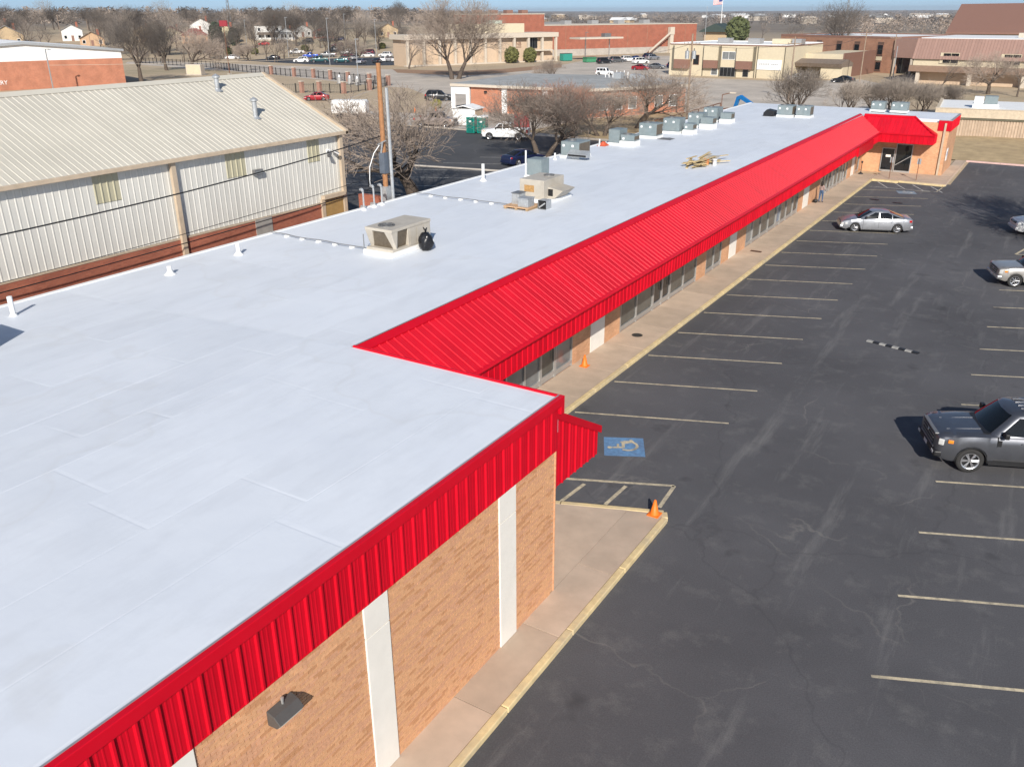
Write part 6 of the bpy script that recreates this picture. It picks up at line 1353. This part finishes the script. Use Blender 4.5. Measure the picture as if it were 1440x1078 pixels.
for s in (-1, 1): b = MB(); b.lathe([(.001, .1), (.33, .1), (.36, .0), (.33, -.1), (.001, -.1)], 14, Matrix.Translation((-.3, s * 1.1, .36)) @ Matrix.Rotation(R(90), 4, 'X')); o = b.build('wheel', TYRE, None); o.parent = t_
# rusty pipe rail behind the roof units
t_ = thing('pipe_rail', 'rusty pipe guard rail along the dirt yard behind the roof units', 'railing', (-44.6, 107.1, 0)); n = 9
for k in range(n): y = 106 + 3.2 * k; x = -44.6 - .06 * k; b = MB(); b.tube((x, y, 0), (x, y, 1.9), .08, n=6); b.build('post', RUST, t_)
for z in (.9, 1.85): b = MB(); b.tube((-44.6, 106, z), (-44.6 - .06 * (n - 1), 106 + 3.2 * (n - 1), z), .07, n=6); b.build('rail', RUST, t_)
# blue boom lift
t_ = thing('boom_lift', 'blue folded boom arm of a yellow lift machine behind the roof edge', 'lift', (-37.5, 118.5, 0), R(-20)); BLU = mat('lift_blue', (.01, .16, .45), .4); YM = mat('machine_yellow', (.62, .36, .04), .5)
pt(t_, 'chassis', YM, (-1.6, 1.6, -.9, .9, .5, 1.2), bevel=.05); pt(t_, 'turret', YM, (-1.0, .6, -.6, .6, 1.2, 2.1), bevel=.05)
b = MB(); b.prism([(-1.3, 1.9), (-1.6, 2.0), (-1.0, 4.0), (-.4, 4.25), (2.6, 2.9), (2.5, 2.6), (-.4, 3.75), (-.7, 3.6)], -.2, .2, 'y'); o = b.build('boom', BLU, None); o.parent = t_
pt(t_, 'basket', RUST, (-3.0, -1.8, -.6, .6, 1.3, 1.4), (-3.0, -2.94, -.6, .6, 1.4, 2.4), (-1.86, -1.8, -.6, .6, 1.4, 2.4), (-2.94, -1.86, -.6, -.54, 2.3, 2.4), (-2.94, -1.86, .54, .6, 2.3, 2.4))
for sx in (-1, 1):
    for sy in (-1, 1): b = MB(); b.lathe([(.001, .16), (.42, .16), (.5, .1), (.5, -.1), (.42, -.16), (.001, -.16)], 16, Matrix.Translation((sx * 1.15, sy * 1.05, .5)) @ Matrix.Rotation(R(90), 4, 'X')); o = b.build('wheel', TYRE, None); o.parent = t_
# flagpole, mast, pavilion
t_ = thing('flagpole', 'tall white flagpole flying a striped flag beyond the cream building', 'flagpole', (-182, 520, 0), R(20)); b = MB(); b.tube((0, 0, 0), (0, 0, 22), .22, .14, 8); o = b.build('pole', PURE, None); o.parent = t_
fr = mat('flag_red', (.5, .03, .05), .8); fb = mat('flag_blue', (.03, .05, .2), .8)
for k in range(13):
    z = 20.9 - .23 * k; b = MB(); x0 = -2.1 if k < 7 else -.1
    xs_ = [x0 - (5.2 + x0) * q / 8 for q in range(9)]
    for a, c in zip(xs_, xs_[1:]): b.face([(a, .25 * math.sin(a * 1.6), z - .1 * abs(a)), (c, .25 * math.sin(c * 1.6), z - .1 * abs(c)), (c, .25 * math.sin(c * 1.6), z - .23 - .1 * abs(c)), (a, .25 * math.sin(a * 1.6), z - .23 - .1 * abs(a))])
    o = b.build('flag_stripe', fr if k % 2 == 0 else PURE, None); o.parent = t_
b = MB()
for q in range(4): a, c = -.1 - .5 * q, -.6 - .5 * q; b.face([(a, .25 * math.sin(a * 1.6), 20.9 - .1 * abs(a)), (c, .25 * math.sin(c * 1.6), 20.9 - .1 * abs(c)), (c, .25 * math.sin(c * 1.6), 19.3 - .1 * abs(c)), (a, .25 * math.sin(a * 1.6), 19.3 - .1 * abs(a))])
o = b.build('flag_canton', fb, None); o.parent = t_
def mast(x, y, h, lab):
    t_ = thing('radio_mast', lab, 'mast', (x, y, terr(x, y))); b = MB(); w_ = 1.0
    for k in range(3): a = 2.094 * k; b.tube((w_ * math.cos(a), w_ * math.sin(a), 0), (.25 * math.cos(a), .25 * math.sin(a), h), .12, n=5)
    for z in range(0, int(h), 3):
        s = 1 - .75 * z / h
        for k in range(3): a, c = 2.094 * k, 2.094 * (k + 1); b.tube((s * math.cos(a), s * math.sin(a), z), (s * math.cos(c), s * math.sin(c), z + 3), .07, n=4)
    o = b.build('lattice', STEEL, None); o.parent = t_
mast(-130, 600, 30, 'slim lattice radio mast on the horizon above the bare tree'); mast(-410, 360, 30, 'thin lattice mast rising above the rooftops on the rise')
r_, L = bld('pavilion', 'open pavilion with dark green gable roof beside the evergreen tree', (-168, 455), (-156, 455)); pt(r_, 'roof', mat('dark_green_roof', (.04, .06, .05), .6), ([(-2, 5.0), (6, 8.6), (14, 5.0), (14, 4.6), (-2, 4.6)], -1, 14, 'y')); pt(r_, 'wall', TAN2, (0, 12, 1, 13, 0, 4.6))
# ------------------------------------------------------------------ parked vehicles behind
PROTO = {}
FARC = []
def far_car(kind, col, x, y, deg, label, group=None):
    if kind not in PROTO:
        o = make_car(kind, kind + '_vehicle', label, 'car', PC['white'], 5, False); PROTO[kind] = o
        for ch in [o] + list(o.children): pass
    else: o = dup(PROTO[kind], label=label)
    o['category'] = {'pickup': 'pickup truck', 'oldpickup': 'pickup truck', 'van': 'van'}.get(kind, 'car')
    o.name = {'pickup': 'parked_pickup', 'oldpickup': 'parked_pickup', 'van': 'parked_van', 'suv': 'parked_suv', 'jeep': 'parked_jeep'}.get(kind, 'parked_car')
    put(o, x, y, deg, terr(x, y) + .01)
    if group: o['group'] = group
    elif 'group' in o: del o['group']
    FARC.append((o, PC[col])); return o
G1 = 'cars parked on the far dark lot'; G2 = 'cars parked beside the red brick hall'
for kind, col, x, y, d_, lab in (
 ('suv', 'white', -212.2, 213.5, 215, 'white sport utility parked at the outer corner of the dark far lot'), ('pickup', 'teal', -207.0, 216.6, 215, 'dark teal pickup beside the white sport utility'), ('suv', 'teal', -200.6, 219.6, 215, 'dark green sport utility behind the tall light pole'), ('sedan', 'white', -210.0, 236.5, 120, 'white sedan parked in the middle of the far lot'),
 ('sedan', 'silver', -190.2, 217.0, 110, 'silver sedan on the lot edge closest to the street'), ('sedan', 'black', -187.5, 221.4, 110, 'black sedan between silver and white cars'), ('suv', 'white', -191.0, 230.0, 100, 'white sport utility beside the bank end wall'), ('suv', 'pearl', -186.9, 230.6, 100, 'off-white sport utility right against the bank end'),
 ('oldpickup', 'blue', -230.4, 236.6, 215, 'blue pickup in the outer row of the far lot'), ('pickup', 'grey', -228.3, 242.9, 215, 'grey pickup behind the dark teal pickup'), ('sedan', 'maroon', -223.6, 248.1, 200, 'maroon sedan nose to nose with the grey pickup'), ('pickup', 'white', -231.2, 257.4, 200, 'white pickup in the back row of the far lot'), ('van', 'maroon', -227.0, 263, 200, 'dark purple van in the back row of the far lot'),
 ('sedan', 'pearl', -216.2, 250.6, 200, 'off-white sedan in front of the purple van'), ('suv', 'white', -211.5, 254.4, 195, 'white sport utility in the back row by the bank'), ('sedan', 'white', -208.3, 259.8, 195, 'white sedan farthest in the back row by the bank'),
 ('suv', 'grey', -248.9, 268.3, 225, 'grey sport utility driving on the road behind the far lot'), ('oldpickup', 'white', -251.3, 250.8, 225, 'white pickup driving on the road before the houses'), ('sedan', 'black', -234.9, 223.1, 220, 'black sedan turning at the far lot entrance'), ('coupe', 'brightred', -290.7, 271.9, 225, 'bright red car parked before the white hipped house'),
 ('suv', 'black', -285.3, 292.0, 225, 'black sport utility on the verge before the low white wing house'), ('sedan', 'black', -282.4, 299.0, 225, 'black sedan on the verge before the brick bungalow'), ('suv', 'navy', -279.7, 305.6, 225, 'dark blue sport utility on the verge beyond the brick bungalow'), ('sedan', 'white', -249.1, 218.0, 210, 'white sedan driving along the street by the rusty sign pole'), ('sedan', 'black', -290.1, 250.0, 225, 'dark car parked under the dark conifer'), ('suv', 'maroon', -262, 285, 225, 'maroon sport utility on the verge by small shrubs')):
    far_car(kind, col, x, y, d_, lab, G1 if 'lot' in lab or 'row' in lab else None)
for kind, col, x, y, d_, lab in (
 ('jeep', 'white', -99.5, 203.0, 5, 'white boxy off-roader with spare wheel above the grey gravel roof'), ('suv', 'black', -123.4, 251.0, 60, 'black sport utility first in the line by the dark lamp post'), ('suv', 'grey', -122.8, 258.5, 60, 'grey sport utility second in the line by the brick hall'), ('suv', 'white', -122.0, 264.6, 60, 'white sport utility third in the line by the brick hall'), ('sedan', 'blue', -121.6, 270.3, 60, 'bright blue car in the line by the brick hall'), ('suv', 'navy', -123.0, 284.2, 60, 'navy sport utility near the outside stair'), ('suv', 'silver', -119.5, 278.5, 60, 'silver sport utility between the blue and navy cars'), ('van', 'white', -113.6, 255.8, 55, 'white minivan across the aisle from the parked line'),
 ('sedan', 'red', -100.9, 227.6, 5, 'deep red sedan parked beside the cream building'), ('sedan', 'grey', -99.4, 234.6, 5, 'grey sedan right behind the deep red sedan'), ('suv', 'navy', -95.5, 238.9, 5, 'dark blue sport utility against the cream building side wall'), ('sedan', 'pearl', -54.0, 209.0, 40, 'pale car half behind the bushy tree at the cream building'), ('sedan', 'black', -43.8, 207.0, 175, 'black sedan parked before the brown brick office')):
    far_car(kind, col, x, y, d_, lab, G2 if 'line' in lab else None)
far_car('coupe', 'red', -116.6, 120.3, 215, 'dark red coupe parked behind the cream warehouse gable'); far_car('suv', 'black', -97.1, 130.9, 30, 'black sport utility parked by the yellow-green shrub'); far_car('pickup', 'tan', -74.5, 99.6, 12, 'tan-grey crew-cab pickup at the edge of the rear lot'); far_car('pickup', 'white', -59.2, 93.6, 200, 'white pickup behind the bare multi-stem tree'); far_car('sedan', 'navy', -47.5, 78.5, 70, 'dark blue sedan seen over the white roof edge')
for o, m in FARC:
    for ch in o.children:
        for sl_ in ch.material_slots:
            if sl_.material is PC['white']: sl_.link = 'OBJECT'; sl_.material = m
# ------------------------------------------------------------------ trees behind
tree('dark', -184, 133.5, (1.35, 1.35, 1.25), 30, 'large dark bare tree right beside the white gabled building'); tree('dark', -217, 166, (1.3, 1.3, 1.0), 130, 'dark spreading bare tree on the grass behind the warehouse ridge'); tree('broad', -205, 164, 1.35, 220, 'brown bare tree by the pale beige utility box'); tree('broad2', -125.3, 176, (2.1, 2.1, 2.3), 40, 'tall pale bare tree standing before the bank columns'); tree('grey', -160.7, 203.1, (.9, .9, .85), 100, 'small pale bare tree at the left bank column'); tree('dark', -57, 262, (1.45, 1.45, 1.55), 70, 'tall bare tree rising over the brown brick office'); tree('broad', -95, 170, .7, 10, 'small bare tree poking above the grey gravel roof')
for i, (x, y, s_) in enumerate(((-22.5, 190, .9), (-14, 191, 1.0), (-9.0, 187, .95), (-3.5, 193, .9), (4, 190, 1.0))): tree('broad' if i % 2 else 'grey', x, y, s_ * (.95 if i % 2 else .6), 57 * i, 'bare street tree before the beige arcade', 'bare street trees before the arcade')
bush(-142, 430, 5.2, 11.5, 'big rounded evergreen tree beyond the cream building roof', LEAF, 11, 'evergreen_tree', 'tree'); bush(-300, 255.4, 2.8, 9, 'dark conical evergreen before the pale yellow house', LEAFD, 12, 'evergreen_tree', 'tree'); bush(-297, 262, 2.2, 7, 'dark evergreen at the porch of the pale yellow house', LEAFD, 13, 'evergreen_tree', 'tree')
for i, (x, y) in enumerate(((-262, 240), (-258, 262), (-247, 276), (-240, 287), (-270, 235), (-232, 290))): bush(x, y, 1.4, 2.2, 'low olive shrub on the dry verge before the houses', HEDGE, 20 + i); COL.objects[-1]
for o in COL.objects:
    if o.get('label') == 'low olive shrub on the dry verge before the houses': o['group'] = 'shrubs on the dry verge'
rr = random.Random(5); placed = 0; hx, hy = -.530, .848
def at(a, d): return d * (hx * math.cos(R(a)) + .848 * math.sin(R(a))), d * (hy * math.cos(R(a)) + .530 * math.sin(R(a)))
ADJ = {'far': 'dark grey', 'farbrown': 'brown', 'dark': 'stout dark', 'grey': 'tall pale grey', 'broad': 'low spreading'}
for k in range(150):
    a = rr.uniform(-31, -6); d = rr.uniform(395, 520) if k % 3 else rr.uniform(345, 395)
    x, y = at(a, d)
    kk = rr.choice(('far', 'farbrown', 'far', 'dark', 'grey')); tree(kk, x, y, rr.uniform(.75, 1.25), rr.uniform(0, 360), ADJ[kk] + ' bare tree in the wood on the rise behind the houses', 'bare wood on the rise')
for k in range(45):
    a = rr.uniform(-30, -9); d = rr.uniform(300, 345); x, y = at(a, d)
    if min(math.dist((x, y), (o.location.x, o.location.y)) for o in COL.objects if o.get('category') == 'house') < 9: continue
    kk = rr.choice(('far', 'farbrown', 'broad')); tree(kk, x, y, rr.uniform(.55, .9), rr.uniform(0, 360), ADJ[kk] + ' bare garden tree between the houses on the rise', 'bare garden trees among the houses')
for k in range(70):
    a = rr.uniform(-7, 31); d = rr.uniform(370, 620); x, y = at(a, d)
    if 8 < a < 24 and d < 420: continue
    kk = rr.choice(('far', 'farbrown')); tree(kk, x, y, rr.uniform(.6, 1.0), rr.uniform(0, 360), ADJ[kk] + ' bare tree on the flat land beyond the buildings', 'bare trees beyond the buildings')
# far wood: nobody could count it
for nm, m, seed, N_ in (('far_wood', TWIGD, 1, 3000), ('far_wood', TWIG, 2, 2200)):
    q = random.Random(seed); b = MB()
    for k in range(N_):
        a = q.uniform(-34, 34); d = 560 * (7.5 ** (q.random() ** 1.2)); x, y = at(a, d)
        if math.sin(x * .012 + seed) + math.sin(y * .009 + x * .004) < -.5: continue
        z = terr(x, y); h = q.uniform(6, 11) * (1 + .15 * (d > 1500)); w_ = h * q.uniform(.35, .6) * (1 if d < 1400 else 2.2)
        for j in range(46 if d < 1400 else 26):
            t, v = q.uniform(0, 6.283), q.uniform(.2, 1); rad = w_ * math.sin(min(1, v * 1.1) * math.pi * .85) * q.uniform(.3, 1); c = Vector((x + rad * math.cos(t), y + rad * math.sin(t), z + h * v)); e = Vector((q.gauss(0, 1), q.gauss(0, 1), q.gauss(0, .8))).normalized() * h * .13; f_ = Vector((q.gauss(0, 1), q.gauss(0, 1), q.gauss(0, 1))).normalized() * h * .06
            b.face([c - e, c + f_, c + e])
    o = b.build(nm, m, fix=False); o['kind'] = 'stuff'
# far roofs on the plain
q = random.Random(17)
for k in range(34):
    a = q.uniform(-4, 30); d = q.uniform(640, 2300); x, y = at(a, d); s = q.uniform(.6, 1.6); t_ = thing('far_building', 'pale low building far out on the plain among bare woods', 'building', (x, y, terr(x, y)), q.uniform(0, 3), 'buildings far out on the plain')
    w_, dd, h = 22 * s, 14 * s, q.uniform(4, 7); wm_ = q.choice((PURE, STONE, PURE, TAN2)); pt(t_, 'wall', wm_, (-w_ / 2, w_ / 2, -dd / 2, dd / 2, 0, h)); pt(t_, 'roof', q.choice((PURE, SHINGG, STONE)), ([(-dd / 2 - .6, h), (0, h + 2.5), (dd / 2 + .6, h)], -w_ / 2 - .6, w_ / 2 + .6, 'x'))
# ------------------------------------------------------------------ air
hb = MB(); hb.box(-9300, 9300, -9300, 9300, -1.5, 39)
hz = hb.build('haze', None); hz.data.materials.clear(); hz['kind'] = 'stuff'
m = bpy.data.materials.new('haze_air'); m.use_nodes = True; t = m.node_tree; t.nodes.remove(t.nodes['Principled BSDF'])
pv = t.nodes.new('ShaderNodeVolumePrincipled'); pv.inputs['Color'].default_value = (.86, .92, 1.0, 1); pv.inputs['Density'].default_value = 0.00011; pv.inputs['Anisotropy'].default_value = 0.2
t.links.new(pv.outputs[0], t.nodes['Material Output'].inputs['Volume']); hz.data.materials.append(m)
